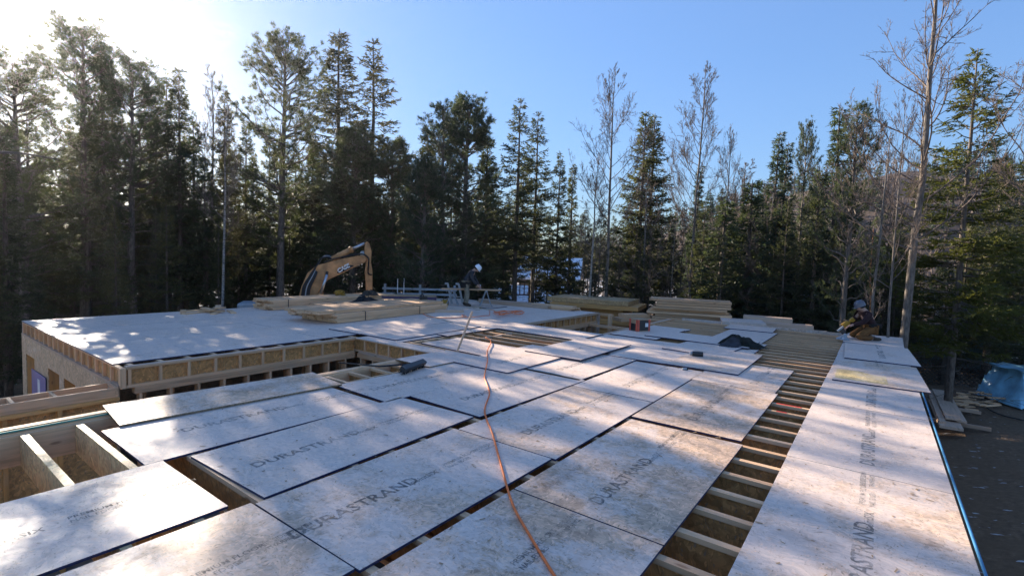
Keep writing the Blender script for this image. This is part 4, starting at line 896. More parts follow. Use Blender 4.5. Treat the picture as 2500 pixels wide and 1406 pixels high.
p0 = ex(826, 665.5)-e_n*.225; p1 = ex(855, 650.5)-e_n*.225; xa = (p1-p0).normalized(); na = -e_n; ya = na.cross(xa)
bpy.context.view_layer.update(); sc_ = (p1-p0).length/o.dimensions.x
o.matrix_world = Matrix.Translation(p0) @ Matrix((xa, ya, na)).transposed().to_4x4() @ Matrix.Scale(sc_, 4)
mw = o.matrix_world.copy(); bpy.context.view_layer.update(); me = bpy.data.meshes.new_from_object(o.evaluated_get(bpy.context.evaluated_depsgraph_get())); me.transform(mw); bpy.data.objects.remove(o)
exp_(link('lettering', me))
def exbox(name, x0, x1, y0, y1, z0, z1, mat):   # x along e_r, y along e_n from the machine's origin
    A = Acc(); P = []
    for z_ in (z0, z1):
        for (a_, b_) in ((x0, y0), (x1, y0), (x1, y1), (x0, y1)): P.append(e_o*1.0+e_r*a_+e_n*b_+Vector((0, 0, z_-e_o.z)))
    A.add([tuple(p) for p in P], BOXQ); o = exp_(A.obj(name, MAT[mat])); bv = o.modifiers.new('b', 'BEVEL'); bv.width = .06; bv.segments = 2; return o
exbox('track', -4.2, -.6, -1.3, -.75, -3.0, -2.2, 'black_rubber'); exbox('track', -4.2, -.6, .75, 1.3, -3.0, -2.2, 'black_rubber')
exbox('house', -4.3, -1.3, -1.25, 1.25, -2.1, -.8, 'excavator_dirty'); exbox('counterweight', -5.1, -4.31, -1.2, 1.2, -2.0, -.7, 'excavator_dirty')
exbox('cab', -3.3, -1.75, -1.15, -.2, -.95, -.28, 'grey_paint'); exbox('cab_roof', -3.32, -1.6, -1.2, -.1, -.28, -.07, 'grey_paint'); exbox('cab_window', -3.1, -1.9, -1.17, -1.151, -.85, -.32, 'black_plastic')
exbox('roof_hatch', -2.75, -2.3, -1.215, -1.201, -.2, -.12, 'black_plastic')
prism('bucket', [(893, 745), (910, 745), (912, 775), (885, 790), (872, 775), (880, 765)], .9, 'excavator_dirty')

# ------------------------------------------------------------------ houses, fence and odds and ends beyond the trees
def gable(label, c, rz, w_, d_, hw, hr, wall, roof, windows=(), door=None):
    H = empty('neighbour_house', c, rz, label, 'house')
    boxes('wall', [(-w_/2, w_/2, -d_/2, d_/2, 0, hw)], MAT[wall], H, origin=(0, 0, 0))
    for s in (-1, 1):
        ov = .4; V = [(-w_/2-ov, s*(d_/2+ov), hw-.15), (w_/2+ov, s*(d_/2+ov), hw-.15), (w_/2+ov, 0, hw+hr), (-w_/2-ov, 0, hw+hr)]; V += [(x_, y_, z_+.18) for x_, y_, z_ in V]
        A = Acc(); A.add(V, BOXQ if s < 0 else BOXQ[:, ::-1]); A.obj('roof', MAT[roof], H)
    A = Acc()
    for s in (-1, 1): A.add([(s*w_/2, -d_/2, hw), (s*w_/2, d_/2, hw), (s*w_/2, 0, hw+hr)], None, [(0, 1, 2)])
    A.obj('gable', MAT[wall], H)
    for (x_, z_, ww, hh_) in windows:
        f = boxes('window', [(x_-ww/2-.07, x_+ww/2+.07, -d_/2-.05, -d_/2-.01, z_-.07, z_+hh_+.07)], MAT['white_paint'], H, origin=(0, 0, 0)); boxes('pane', [(x_-ww/2, x_+ww/2, -d_/2-.06, -d_/2-.052, z_, z_+hh_)], MAT['window_glass'], f, origin=(0, 0, 0))
    return H
plain('window_glass', (.05, .07, .10), .1)
h_ = atd(1345, 700, 44); h_.z = -2.7
gable('brown house with a snow-covered roof seen between the trunks beyond the worker', h_, .45, 4.6, 5, 3.0, 1.6, 'house_wall', 'snow', ((-1.2, 1, .9, 1.2), (1.2, 1, .9, 1.2)))
h_ = atd(1300, 715, 36); h_.z = -2.75
gable('low shed with a snow-covered roof in front of the brown house', h_, .60, 5.0, 5.5, 1.0, 1.5, 'grey_boards', 'snow')
h_ = atd(1043, 690, 31); h_.z = -2.7
pl = gable('small play hut with a grey-blue roof among the dark trunks', h_, .8, 1.3, 1.1, 3.9, .5, 'brown_stain', 'grey_paint')
h_ = atd(2490, 830, 34); h_.z = -2.6
gable('teal cottage with white window trim behind the right-hand spruces', h_, -.10, 8, 5, 1.9, .8, 'teal_wall', 'house_wall', ((-2.4, .8, .9, 1.1), (-.6, .8, .9, 1.1), (1.5, .8, .9, 1.1)))
h_ = atd(1985, 745, 40); h_.z = -2.6
gable('grey shed with snow on its roof, far behind the kneeling worker', h_, .2, 7, 4, 1.7, .8, 'grey_boards', 'snow')
# deck railing behind the worker
R0 = atd(1215, 700, 33); RL = empty('deck_railing', (R0.x, R0.y, -2.7), .75, 'dark brown wooden railing behind the sawhorse board', 'railing')
for z_ in (2.1, 2.95): boxes('rail', [(-2.2, 2.2, -.04, .04, z_, z_+.09)], MAT['brown_stain'], RL, origin=(0, 0, 0))
for k in range(15): boxes('baluster', [(-2.1+.3*k-.03, -2.1+.3*k+.03, -.03, .03, 2.19, 2.949)], MAT['brown_stain'], RL, origin=(0, 0, 0))
for k in range(4): boxes('post', [(-2.2+1.45*k-.06, -2.2+1.45*k+.06, -.11, -.041, 0, 3.05)], MAT['brown_stain'], RL, origin=(0, 0, 0))
# lattice fence at the right
F0 = atd(2380, 880, 26.5); FL = empty('lattice_fence', (F0.x, F0.y, gz0-.45), -.12, 'weathered lattice fence under the right-hand spruces', 'fence')
for k in range(5): boxes('post', [(-2.4+1.5*k-.05, -2.4+1.5*k+.05, -.05, .05, 0, 1.35)], MAT['old_lattice'], FL, origin=(0, 0, 0))
boxes('rail', [(-2.4, 3.6, -.02, .02, 1.28, 1.36), (-2.4, 3.6, -.02, .02, .1, .16)], MAT['old_lattice'], FL, origin=(0, 0, 0))
for s in (-1, 1):
    A = Acc()
    for k in range(-6, 40):
        x_ = -2.4+.15*k; x1_ = x_+1.12; a_ = max(x_, -2.4); b_ = min(x1_, 3.6)
        if a_ >= b_: continue
        za, zb = .16+(a_-x_), .16+(b_-x_)
        if s < 0: za, zb = 1.44-za, 1.44-zb
        A.tube([(a_, -.03*s, za), (b_, -.03*s, zb)], .016, 4, False)
    o = A.obj('lattice_slats', MAT['old_lattice'], FL); o['kind'] = 'stuff'
# overhead cables
cb = [atd(-60, 520, 24), atd(0, 530, 24.5), atd(250, 556, 27), atd(480, 590, 31), atd(640, 606, 35)]
A = Acc(); A.tube(spline(cb, 6), .012, 5); meta(A.obj('overhead_cable', MAT['grey_paint'], None, True), 'thin overhead cable sloping down through the left trees', 'cable')
cb = [atd(-80, 372, 18), atd(0, 373, 18.5), atd(60, 376, 20), atd(200, 400, 26)]
A = Acc(); A.tube(spline(cb, 6), .035, 6); meta(A.obj('overhead_cable', MAT['black_rubber'], None, True), 'thick overhead cable entering at the left edge of the photo', 'cable')

# ------------------------------------------------------------------ trees
def rot_frame(d):
    d = d/np.linalg.norm(d); r = np.array([0, 0, 1.0]) if abs(d[2]) < .95 else np.array([1.0, 0, 0]); u = np.cross(d, r); u /= np.linalg.norm(u); return d, u, np.cross(u, d)
def blades(P, D, L, Wd, g):
    """thin needle-spray triangles from base points P along D"""
    n_ = len(P); r_ = g.normal(size=(n_, 3)); S = np.cross(D, r_); S /= np.linalg.norm(S, axis=1)[:, None]+1e-9
    V = np.stack([P-S*Wd[:, None]*.5, P+S*Wd[:, None]*.5, P+D*L[:, None]], 1).reshape(-1, 3)
    return V, np.arange(n_*3).reshape(-1, 3)
def sprays(B, D, L, g, step=.085, nl=.13, wd=.03, spread=.75):
    """needles along side twigs: B base, D unit dir, L length"""
    cnt = np.maximum(1, (L/step).astype(int)); idx = np.repeat(np.arange(len(B)), cnt); f = g.uniform(0, 1, len(idx))
    P = B[idx]+D[idx]*(L[idx]*f)[:, None]; R_ = g.normal(size=(len(idx), 3)); d = D[idx]+R_*spread*.6; d /= np.linalg.norm(d, axis=1)[:, None]
    return blades(P, d, nl*g.uniform(.6, 1.3, len(idx)), wd*g.uniform(.7, 1.4, len(idx)), g)
def conifer(seed, H, R_, base=.25, shape=.9, dens=1.0, whorl=.30, nb=6, up_top=.7, droop=.35, r0=.16, dead=True, needle=.17, wd=.05, gappy=0.0, mats=('bark_spruce', 'needle_spruce'), sides=7, twigL=.45, lean=0, stepk=.05):
    g = np.random.default_rng(seed); TR = Acc(); B, D, L = [], [], []
    k = np.linspace(0, 1, 9); wob = np.cumsum(g.normal(0, .012*H/9, (9, 2)), 0); tp = np.c_[wob[:, 0]+lean*k*H, wob[:, 1], k*H]
    TR.tube(tp, r0*(1-k)**.8+.012, 8)
    def trunk(z): return np.array([np.interp(z, tp[:, 2], tp[:, 0]), np.interp(z, tp[:, 2], tp[:, 1]), z])
    z = H*base; hb = H*base
    while z < H*.985:
        t_ = (z-hb)/(H-hb); prof = (1-t_)**shape*(.55+.45*min(1, t_*5+.35)); n_ = nb if t_ < .9 else 4
        for q in range(g.integers(max(2, n_-1), n_+2)):
            if g.random() < gappy: continue
            az = g.uniform(0, 2*math.pi); ln = max(.18, R_*prof*g.uniform(.55, 1.12)); el = -droop+(up_top+droop)*t_**1.3+g.normal(0, .12)
            p = trunk(z+g.uniform(-.5, .5)*whorl); h = np.array([math.cos(az), math.sin(az), 0]); s = np.linspace(0, 1, 6)
            cz_ = ln*(math.sin(el)*s+.28*(s**2.2)*(1-t_)*(1 if droop > 0 else .3)-.12*s*(1-s)*2*droop)
            pts = p+h*(ln*math.cos(el)*s)[:, None]+np.c_[np.zeros((6, 2)), cz_]; pts[1:-1] += g.normal(0, .02*ln, (4, 3))
            TR.tube(pts, np.linspace(.010+.011*ln, .005, 6), 3, False)
            m_ = max(4, int(ln/.075*dens)); ff = np.sort(g.uniform(.12, 1, m_))**.85; side = np.cross(h, [0, 0, 1.0])
            bx = np.stack([np.interp(ff, s, pts[:, c_]) for c_ in range(3)], 1); sg = np.where(np.arange(m_) % 2, 1, -1)[:, None]
            dd = h*.75+side*sg*g.uniform(.5, 1.1, (m_, 1))+np.array([0, 0, 1])*g.normal(-.12 if droop > 0 else .25, .22, (m_, 1)); dd /= np.linalg.norm(dd, axis=1)[:, None]
            B.append(bx); D.append(dd); L.append(np.minimum(twigL, (.14+.42*ln*(1-ff)+.10)*g.uniform(.6, 1.15, m_)))
            B.append(pts[3:5]); dv_ = pts[4:6]-pts[3:5]; D.append(dv_/np.linalg.norm(dv_, axis=1)[:, None]); L.append(np.linalg.norm(dv_, axis=1)+.1)
        z += whorl*g.uniform(.7, 1.25)*(1 if t_ < .8 else .6)
    if dead:
        z = H*.06
        while z < hb*1.15:
            az = g.uniform(0, 6.28); ln = g.uniform(.4, 1.0)*min(R_, 1.9); p = trunk(z); h = np.array([math.cos(az), math.sin(az), 0]); s = np.linspace(0, 1, 4)
            pts = p+h*(ln*s)[:, None]+np.c_[np.zeros((4, 2)), ln*(-.25*s+.12*s**2)+g.normal(0, .03, 4)]; TR.tube(pts, np.linspace(.013, .005, 4), 3, False)
            for _ in range(6):
                f = g.uniform(.25, 1); b_ = p+h*ln*f+np.array([0, 0, -.25*ln*f+.12*ln*f*f]); dr = h*.6+g.normal(0, .6, 3); dr /= np.linalg.norm(dr); l2 = g.uniform(.15, .5)
                TR.tube([b_, b_+dr*l2], [.006, .0035], 3, False)
            z += g.uniform(.08, .22)
    V, T_ = sprays(np.concatenate(B), np.concatenate(D), np.concatenate(L), g, stepk, needle, wd)
    return TR.mesh('trunk', MAT[mats[0]], True), mesh('crown', V, None, T_, [MAT[mats[1]]], None, False), H, R_
def pine(seed, H, R_, base=.35, nb=4, whorl=.55, el=(.35, 1.0), r0=.2, mats=('bark_pine', 'needle_pine'), clus=1.0, gappy=.1, side_bias=None, top=.55, nl=.15):
    g = np.random.default_rng(seed); TR = Acc(); CP, CD = [], []
    k = np.linspace(0, 1, 9); wob = np.cumsum(g.normal(0, .02*H/9, (9, 2)), 0); tp = np.c_[wob, k*H]; TR.tube(tp, r0*(1-k)**.7+.015, 8)
    def trunk(z): return np.array([np.interp(z, tp[:, 2], tp[:, 0]), np.interp(z, tp[:, 2], tp[:, 1]), z])
    z = H*base
    while z < H*.99:
        t_ = (z-H*base)/(H*(1-base)); prof = (.55+.9*t_) if t_ < .5 else (1-t_)**top*1.42; prof = min(1, prof)
        for q in range(g.integers(nb-1, nb+2)):
            if g.random() < gappy: continue
            az = g.uniform(0, 6.283); ln = max(.3, R_*prof*g.uniform(.6, 1.1))
            if side_bias is not None: ln *= 1+.5*math.cos(az-side_bias)
            e_ = el[0]+(el[1]-el[0])*t_+g.normal(0, .1); p = trunk(z+g.uniform(-.1, .1)); h = np.array([math.cos(az), math.sin(az), 0]); s = np.linspace(0, 1, 7)
            pts = p+h*(ln*math.cos(e_)*s)[:, None]+np.c_[np.zeros((7, 2)), ln*(math.sin(e_)*s*.6+.38*math.sin(e_)*s**2.4)]; pts[1:] += g.normal(0, .025*ln, (6, 3))
            TR.tube(pts, np.linspace(.014+.014*ln, .008, 7), 4, False)
            ns = max(4, int(ln/.15)); 
            for f in g.uniform(.28, 1, ns):
                b_ = np.array([np.interp(f, s, pts[:, c_]) for c_ in range(3)]); dr = h*.7+np.cross(h, [0, 0, 1.])*g.choice([-1, 1])*g.uniform(.3, 1)+np.array([0, 0, g.uniform(.1, .7)]); dr /= np.linalg.norm(dr)
                l2 = g.uniform(.25, .75)*(1.15-f*.5); q2 = b_+dr*l2+np.array([0, 0, .12*l2]); TR.tube([b_, (b_+q2)/2+g.normal(0, .02, 3), q2], [.009, .007, .005], 3, False)
                nc = max(2, int(l2/.12*clus)); fr = g.uniform(.45, 1.05, nc)[:, None]; CP.append(b_+(q2-b_)*fr+g.normal(0, .08, (nc, 3))); CD.append(np.repeat([dr+np.array([0, 0, .5])], nc, 0))
        z += whorl*g.uniform(.6, 1.25)*(1 if t_ < .75 else .5)
    CP = np.concatenate(CP); CD = np.concatenate(CD); rep = 17; P = np.repeat(CP, rep, 0)+g.normal(0, .035, (len(CP)*rep, 3)); d = np.repeat(CD, rep, 0)+g.normal(0, .85, P.shape); d /= np.linalg.norm(d, axis=1)[:, None]
    V, T_ = blades(P, d, g.uniform(.6, 1.3, len(P))*nl, g.uniform(.7, 1.3, len(P))*.026, g)
    return TR.mesh('trunk', MAT[mats[0]], True), mesh('crown', V, None, T_, [MAT[mats[1]]], None, False), H, R_
def bare(seed, H, R_, r0=.12, base=.45, mats=('bark_grey', 'twig'), up=.9, n1=22, lean=(0, 0), fine=1.0, fork=None):
    g = np.random.default_rng(seed); TR = Acc(); BR = Acc()
    k = np.linspace(0, 1, 11); wob = np.cumsum(g.normal(0, .03*H/11, (11, 2)), 0); wob -= wob[0]; tp = np.c_[wob+np.outer(k*H, lean), k*H]; TR.tube(tp, r0*(1-k)**.75+.010, 8)
    stack = []
    for q in range(n1):
        t_ = base+(1-base)*(q+g.uniform(0, 1))/n1; z = H*t_*.99; p = np.array([np.interp(z, tp[:, 2], tp[:, c_]) for c_ in range(3)]); az = g.uniform(0, 6.283)
        rel = (t_-base)/(1-base); ln = R_*(1.25*(1-rel)**.6+.12)*g.uniform(.7, 1.15); e_ = .45+.55*rel*up+g.normal(0, .12)
        stack.append((p, np.array([math.cos(az)*math.cos(e_), math.sin(az)*math.cos(e_), math.sin(e_)]), ln, r0*.24*(1-rel*.6), 1))
    while stack:
        p, d, ln, r_, lv = stack.pop(); n_ = {1: 8, 2: 6, 3: 4, 4: 3}[lv]; st = ln/(n_-1); pts = [p]; dd = d.copy()
        for i_ in range(n_-1):
            dd = dd+g.normal(0, .09 if lv == 1 else .14, 3)+np.array([0, 0, .10*up]); dd /= np.linalg.norm(dd); pts.append(pts[-1]+dd*st)
        pts = np.array(pts); BR.tube(pts, np.linspace(r_, max(.0036, r_*.25), n_), {1: 5, 2: 4, 3: 3, 4: 3}[lv], False)
        if lv < 4:
            m_ = int({1: 8, 2: 6, 3: 3}[lv]*fine*g.uniform(.7, 1.2))
            for _ in range(m_):
                f = g.uniform(.22, .97); i_ = f*(n_-1); a_ = pts[int(i_)]*(1-i_ % 1)+pts[min(n_-1, int(i_)+1)]*(i_ % 1); t2 = pts[min(n_-1, int(i_)+1)]-pts[int(i_)]; t2 /= np.linalg.norm(t2)+1e-9
                dr = t2*.9+g.normal(0, .55, 3)+np.array([0, 0, .15]); dr /= np.linalg.norm(dr); stack.append((a_, dr, ln*(1-f*.5)*g.uniform(.28, .52), max(.0042, r_*.40), lv+1))
    return TR.mesh('trunk', MAT[mats[0]], True), BR.mesh('branches', MAT[mats[1]], True), H, R_

LIB = {}
LIB['s1'] = conifer(1, 15, 2.5, .25, gappy=.1); LIB['s2'] = conifer(2, 15, 2.3, .32, .8, whorl=.34, gappy=.05); LIB['s3'] = conifer(3, 12, 1.8, .12, 1.0, whorl=.30)
LIB['fir'] = conifer(4, 12, 1.9, .08, 1.05, whorl=.27, up_top=.5, droop=.12, mats=('bark_spruce', 'needle_fir')); LIB['fir2'] = conifer(14, 9, 1.9, .05, .95, whorl=.27, up_top=.5, droop=.1, mats=('bark_spruce', 'needle_fir'))
LIB['rag'] = conifer(5, 18, 2.8, .30, .75, whorl=.46, nb=5, gappy=.2, mats=('bark_spruce', 'needle_ragged'), twigL=.38, droop=.15); LIB['rag2'] = conifer(6, 18, 2.5, .32, .7, whorl=.34, nb=6, gappy=.08, mats=('bark_spruce', 'needle_ragged'), twigL=.42, droop=.2)
LIB['dark'] = conifer(7, 15, 2.3, .38, .8, whorl=.42, gappy=.18, r0=.15)
LIB['pine'] = pine(8, 16, 3.7, .34, el=(.35, 1.0), clus=.7, gappy=.2); LIB['pine2'] = pine(9, 15, 3.4, .15, nb=4, el=(.3, 1.1), clus=.65, gappy=.3); LIB['pine3'] = pine(10, 13, 2.9, .08, nb=5, whorl=.42, el=(.25, 1.0), clus=.9, gappy=.15)
LIB['bare'] = bare(11, 14, 2.9, .105, .45, fine=1.5, n1=30); LIB['bare2'] = bare(12, 14, 2.2, .085, .45, up=1.3, n1=36, fine=1.45); LIB['birch'] = bare(13, 11, 1.3, .065, .50, ('bark_birch', 'twig'), 1.2, 26, (.03, 0), 1.3); LIB['bush'] = bare(15, 7, 1.6, .05, .15, ('bark_grey', 'twig'), 1.0, 30, (0, 0), 1.3)
LIB['thin'] = bare(16, 12, 1.0, .055, .42, ('bark_grey', 'twig'), 1.0, 20, (.02, .01), 1.2)
for k_ in LIB: LIB[k_][0].name = 'trunk_'+k_
CONI = ('s1', 's2', 's3', 'fir', 'fir2', 'rag', 'rag2', 'dark', 'pine', 'pine2', 'pine3')
def tree(kind, px_, top_, D, label, name=None, group=None, width=1.0, rz=None, zsink=0.0, lean=(0, 0), hscale=None):
    tm, cm, H, R_ = LIB[kind]; p = atd(px_, 700, D); g0 = float(gz(p.x, p.y))-.05
    if hscale is None: h = atd(px_, top_, D).z-g0
    else: h = hscale
    s = h/H; cat = 'tree'; nm = name or {'p': 'pine_tree', 's': 'spruce_tree', 'f': 'fir_tree', 'r': 'spruce_tree', 'd': 'spruce_tree', 'b': 'bare_tree', 't': 'bare_tree'}[kind[0]]
    if kind == 'birch': nm = 'birch_tree'
    e = empty(nm, (p.x, p.y, g0), rnd.uniform(0, 6.28) if rz is None else rz, label, cat, group); e.scale = (s*width, s*width, s)
    e.rotation_euler[0] = lean[0]; e.rotation_euler[1] = lean[1]
    link('trunk', tm, e); link('crown' if kind in CONI else 'branches', cm, e); return e
rnd = random.Random(77)
G1 = 'trees of the forest edge behind the building'
TR_ = [
 ('s2', 285, 185, 26.5, 'pine filling the space between the sunlit pine and the curled one', 1.1), ('rag2', 372, 235, 27.5, 'shaggy spruce behind the curled-tip pine', 1.1), ('pine3', 50, 420, 26, 'low pine near the left edge under the thick cable', 1.0), ('s2', 478, 290, 27, 'spruce just right of the narrow pointed one', 1.1),
 ('pine2', 212, 72, 25, 'broad dark pine nearest the sun, tallest at the left', 1.15), ('s1', 258, 78, 25.5, 'spruce spire rising just right of the sunlit pine', .8), ('pine', 48, 160, 24, 'pine with branches reaching up to the left edge under the sun', 1.25),
 ('s2', 215, 290, 24, 'spruce with a drooping crown low at the left, under the sun', 1.1), ('pine', 335, 158, 25, 'pine with curled upturned branch tips right of the sun', 1.1), ('s3', 15, 330, 21, 'spruce half cut off by the left edge of the photo', 1.0),
 ('s1', 442, 163, 25, 'narrow pointed spruce between the two left pines', .85), ('s2', 415, 190, 26.5, 'spruce close behind the narrow pointed one', .9), ('rag2', 545, 215, 25, 'slim mixed spruce left of the great open pine', .75),
 ('pine', 690, 92, 26, 'great open white pine with a bare lower trunk', 1.05), ('rag2', 822, 65, 28, 'tall shaggy spruce, the highest of the centre pair', 1.3), ('rag', 905, 93, 28, 'tall sparse spruce with ragged branches, right one of the centre pair', 1.35),
 ('pine3', 860, 330, 27, 'bushy dark green pine under the tall centre pair', 1.2), ('pine3', 955, 350, 27.5, 'bushy pine directly right of the centre pair', 1.15), ('pine2', 1080, 262, 24, 'pine with several upright leaders left of the standing worker', 1.0),
 ('pine3', 1130, 255, 25, 'dense pine above the standing worker', 1.05), ('s3', 1182, 335, 26, 'pointed spruce closing the right side of the dense pine', 1.2), ('s2', 1040, 310, 27, 'spruce behind the upright leaders', 1.0), ('pine3', 1030, 400, 22.5, 'yellow-green pine low in the centre catching the light', 1.0), ('dark', 1256, 246, 25, 'dark spruce with a bare double trunk, taller of the two right of the worker', 1.1),
 ('dark', 1300, 278, 26, 'dark spruce close to the taller one, slightly lower', 1.05), ('s2', 1355, 370, 26, 'small spruce right of the dark pair', .8), ('s3', 1388, 402, 28, 'low spruce behind the white birch trunk', .8),
 ('s1', 1557, 272, 27, 'dense spruce left top of the twin behind the bare tree', 1.1), ('s1', 1580, 278, 27.6, 'dense spruce right top of the twin behind the bare tree', 1.1), ('fir', 1690, 405, 29, 'small pointed fir under the narrow bare tree', .8),
 ('fir2', 1820, 440, 24, 'squat dark fir with flat sprays in the middle right', 1.2), ('fir2', 1760, 490, 22.5, 'low dark fir left of the squat one', 1.3), ('fir2', 1895, 500, 22, 'low dark fir right of the squat one', 1.2),
 ('fir', 1875, 322, 27, 'pointed fir, left of the pair on the right skyline', .85), ('fir', 1897, 348, 27.6, 'pointed fir, right of the pair on the right skyline', .85), ('pine2', 1945, 308, 28, 'round-topped pine right of the pointed pair', .5),
 ('fir', 2028, 258, 23, 'pointed fir standing clear at the right of the skyline', .95), ('pine2', 2062, 275, 19.5, 'yellow-green pine with feathery sprays beside the pointed fir', .72), ('s3', 1985, 420, 21, 'light green spruce in front of the round-topped pine', 1.0),
 ('s1', 600, 300, 28, 'spruce behind the great open pine, to its left', .9), ('s3', 760, 330, 28, 'spruce filling the gap right of the great open pine', 1.0), ('s2', 500, 380, 24, 'low spruce left of the slim mixed one', 1.0),
]
for kd, px_, tp_, D_, lb_, wd_ in TR_: tree(kd, px_, tp_, D_, lb_, None, G1, wd_)
for kd, px_, tp_, D_, lb_, wd_, ln_ in [
 ('bare', 1480, 172, 22, 'big bare tree with a dark trunk and wide fine crown, right of centre', .85, (0, 0)), ('bare2', 1688, 162, 24, 'bare tree with a narrow upswept crown', .9, (0, 0)), ('bare', 1770, 320, 26, 'small bare tree right of the narrow one', .7, (0, 0)),
 ('bush', 1805, 400, 27, 'low bare bushy tree on the right skyline', 1.0, (0, 0)), ('birch', 1432, 380, 21, 'white-trunked birch right of the standing worker', 1.0, (0, 0)), ('birch', 534, 260, 22, 'slender birch with a pale trunk at the left', .9, (0, 0)),
 ('bush', 515, 185, 26, 'bare twiggy tree left of the slim mixed spruce', .7, (0, 0)), ('thin', 2045, 360, 20.5, 'slim straight tree with pale bark left of the kneeling worker\'s head', 1.0, (0, 0)), ('bare', 2180, 250, 17, 'smaller bare tree just left of the big right-hand one', .55, (0, 0)),
 ('thin', 1915, 560, 23, 'thin leaning birch-like stem behind the stepped boards', 1.0, (0, .06)), ('bush', 1570, 430, 23, 'grey twiggy tree in front of the twin spruces', .9, (0, 0)), ('bush', 1880, 470, 23, 'purple-grey twiggy tree in front of the pointed pair', 1.0, (0, 0)), ('thin', 1720, 560, 22.5, 'thin leaning trunk behind the tall beam stack', 1.0, (0, .14)), ('thin', 1640, 540, 22.5, 'thin upright trunk behind the tall beam stack', 1.0, (0, 0)), ('thin', 2130, 330, 16, 'thin crooked tree left of the smaller bare one', 1.0, (0, 0))]:
    tree(kd, px_, tp_, D_, lb_, None, G1, wd_, lean=ln_)

# the big bare maple-like tree at the right and the near spruces
LIB['big'] = bare(31, 17, 3.3, .155, .36, ('bark_grey', 'twig'), 1.0, 34, (.0, .0), 1.3)
LIB['near'] = conifer(32, 12, 2.7, .20, .75, whorl=.36, nb=6, gappy=.10, dens=1.0, needle=.13, wd=.035, twigL=.55, stepk=.03, mats=('bark_pine', 'needle_lit'), droop=.3, r0=.115)
LIB['near2'] = conifer(33, 10, 2.4, .18, .8, whorl=.32, nb=6, needle=.13, wd=.035, twigL=.5, stepk=.035, mats=('bark_pine', 'needle_spruce'), droop=.25)
def rtree(kind, base_px, D, top_px, label, width=1.0, rz=0., lean=(0, 0), name='spruce_tree'):
    return tree(kind, base_px, top_px, D, label, name, 'near trees at the right', width, rz, lean=lean)
rtree('big', 2214, 18.4, -190, 'tall bare tree with a thick ringed trunk rising out of the photo at the right', .9, -.55, (0, 0), 'bare_tree')
CONI = CONI+('near', 'near2')
for o_ in bpy.data.objects: pass
rtree('near', 2338, 21.0, 128, 'tall near spruce with sunlit sprays right of the big bare tree', 1.0, .4)
rtree('near2', 2530, 25, 320, 'dark spruce cut off by the right edge of the photo', 1.05, 1.2)
rtree('near2', 2425, 30, 400, 'spruce behind the near ones, above the lattice fence', 1.0, 2.2)
rtree('bare', 2590, 17, -60, 'bare tree beyond the right edge whose branches hang into the top corner', 1.05, .8, name='bare_tree')
# stem with warm sunlight put into its bark colour
tree('thin', 2142, 560, 21.5, 'straight stem with sunlight painted into its copper-coloured bark behind the kneeling worker', 'bare_tree', 'near trees at the right', 1.6)
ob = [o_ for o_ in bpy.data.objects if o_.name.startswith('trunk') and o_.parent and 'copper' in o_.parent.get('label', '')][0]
ob.data = ob.data.copy(); ob.data.materials.clear(); ob.data.materials.append(MAT['bark_sunlit'])

# background forest: trees that stand behind the edge, alike from here
GB = 'forest trees in the background'; GU = 'young undergrowth spruces at the forest foot'
lbb = 'dark forest conifer standing behind the front row'
for k in range(190):
    px_ = -60+2260*((k*.61803) % 1); D_ = 31+27*((k*.4142) % 1)
    if 1230 < px_ < 1400 and D_ < 46: continue
    topy = 470+60*math.sin(px_*.013)+rnd.uniform(-55, 60)
    if px_ < 700: topy += 20
    if 2080 < px_: topy += 60
    if 1350 < px_ <= 2080: topy += 70
    if k >= 110: topy += 60; D_ += 6
    tree(rnd.choice(['s1', 's2', 'dark', 'dark', 's3', 'fir', 'rag2', 'dark']), px_, topy, D_, lbb, None, GB, rnd.uniform(.75, 1.05))
for k in range(24):     # taller second row at the left
    px_ = -30+1150*((k*.61803) % 1); D_ = 33+7*((k*.4142) % 1)
    tree(rnd.choice(['s1', 's2', 'rag2', 's1']), px_, 250+(70 if px_ > 480 else 0)+rnd.uniform(0, 120), D_, 'tall second-row conifer behind the trees at the left', None, 'second row of conifers at the left', rnd.uniform(.8, 1.1))
for k in range(60):     # slim dark trunks of the front rows
    px_ = -20+2230*((k*.6180) % 1); D_ = 20.5+7*((k*.7320) % 1)
    if 600 < px_ < 960 or 1230 < px_ < 1330: D_ += 8
    if 40 < px_ < 260 or 960 < px_ < 1110: D_ += 5
    tree(rnd.choice(['dark', 'dark', 's2', 'rag']), px_, 500+(35 if px_ > 1350 else 0)+rnd.uniform(-70, 70), D_, 'slim dark trunk with dead lower branches in the forest edge', None, 'slim trunks of the forest edge', rnd.uniform(.6, .85))
for k in range(90):
    px_ = 0+2240*((k*.7548) % 1); D_ = 22+10*((k*.5698) % 1)
    if (600 < px_ < 960 or 40 < px_ < 330) and D_ < 30: D_ += 9
    if 1240 < px_ < 1370 or (920 < px_ < 1120 and D_ < 29): continue
    tree(rnd.choice(['fir2', 's3', 'fir2']), px_, 0, D_, 'low young spruce in the undergrowth of the forest edge', None, GU, rnd.uniform(.9, 1.3), hscale=rnd.uniform(1.8, 4.6)+(1.5 if D_ > 28 else 0))
for k in range(26):
    px_ = 2080+460*((k*.6180) % 1); D_ = 27+14*((k*.4142) % 1)
    tree(rnd.choice(['fir2', 's3', 'dark', 's2']), px_, 0, D_, 'conifer in the thicket at the right, beyond the lattice fence', None, 'thicket beyond the lattice fence', rnd.uniform(.8, 1.1), hscale=rnd.uniform(3.5, 7.5))
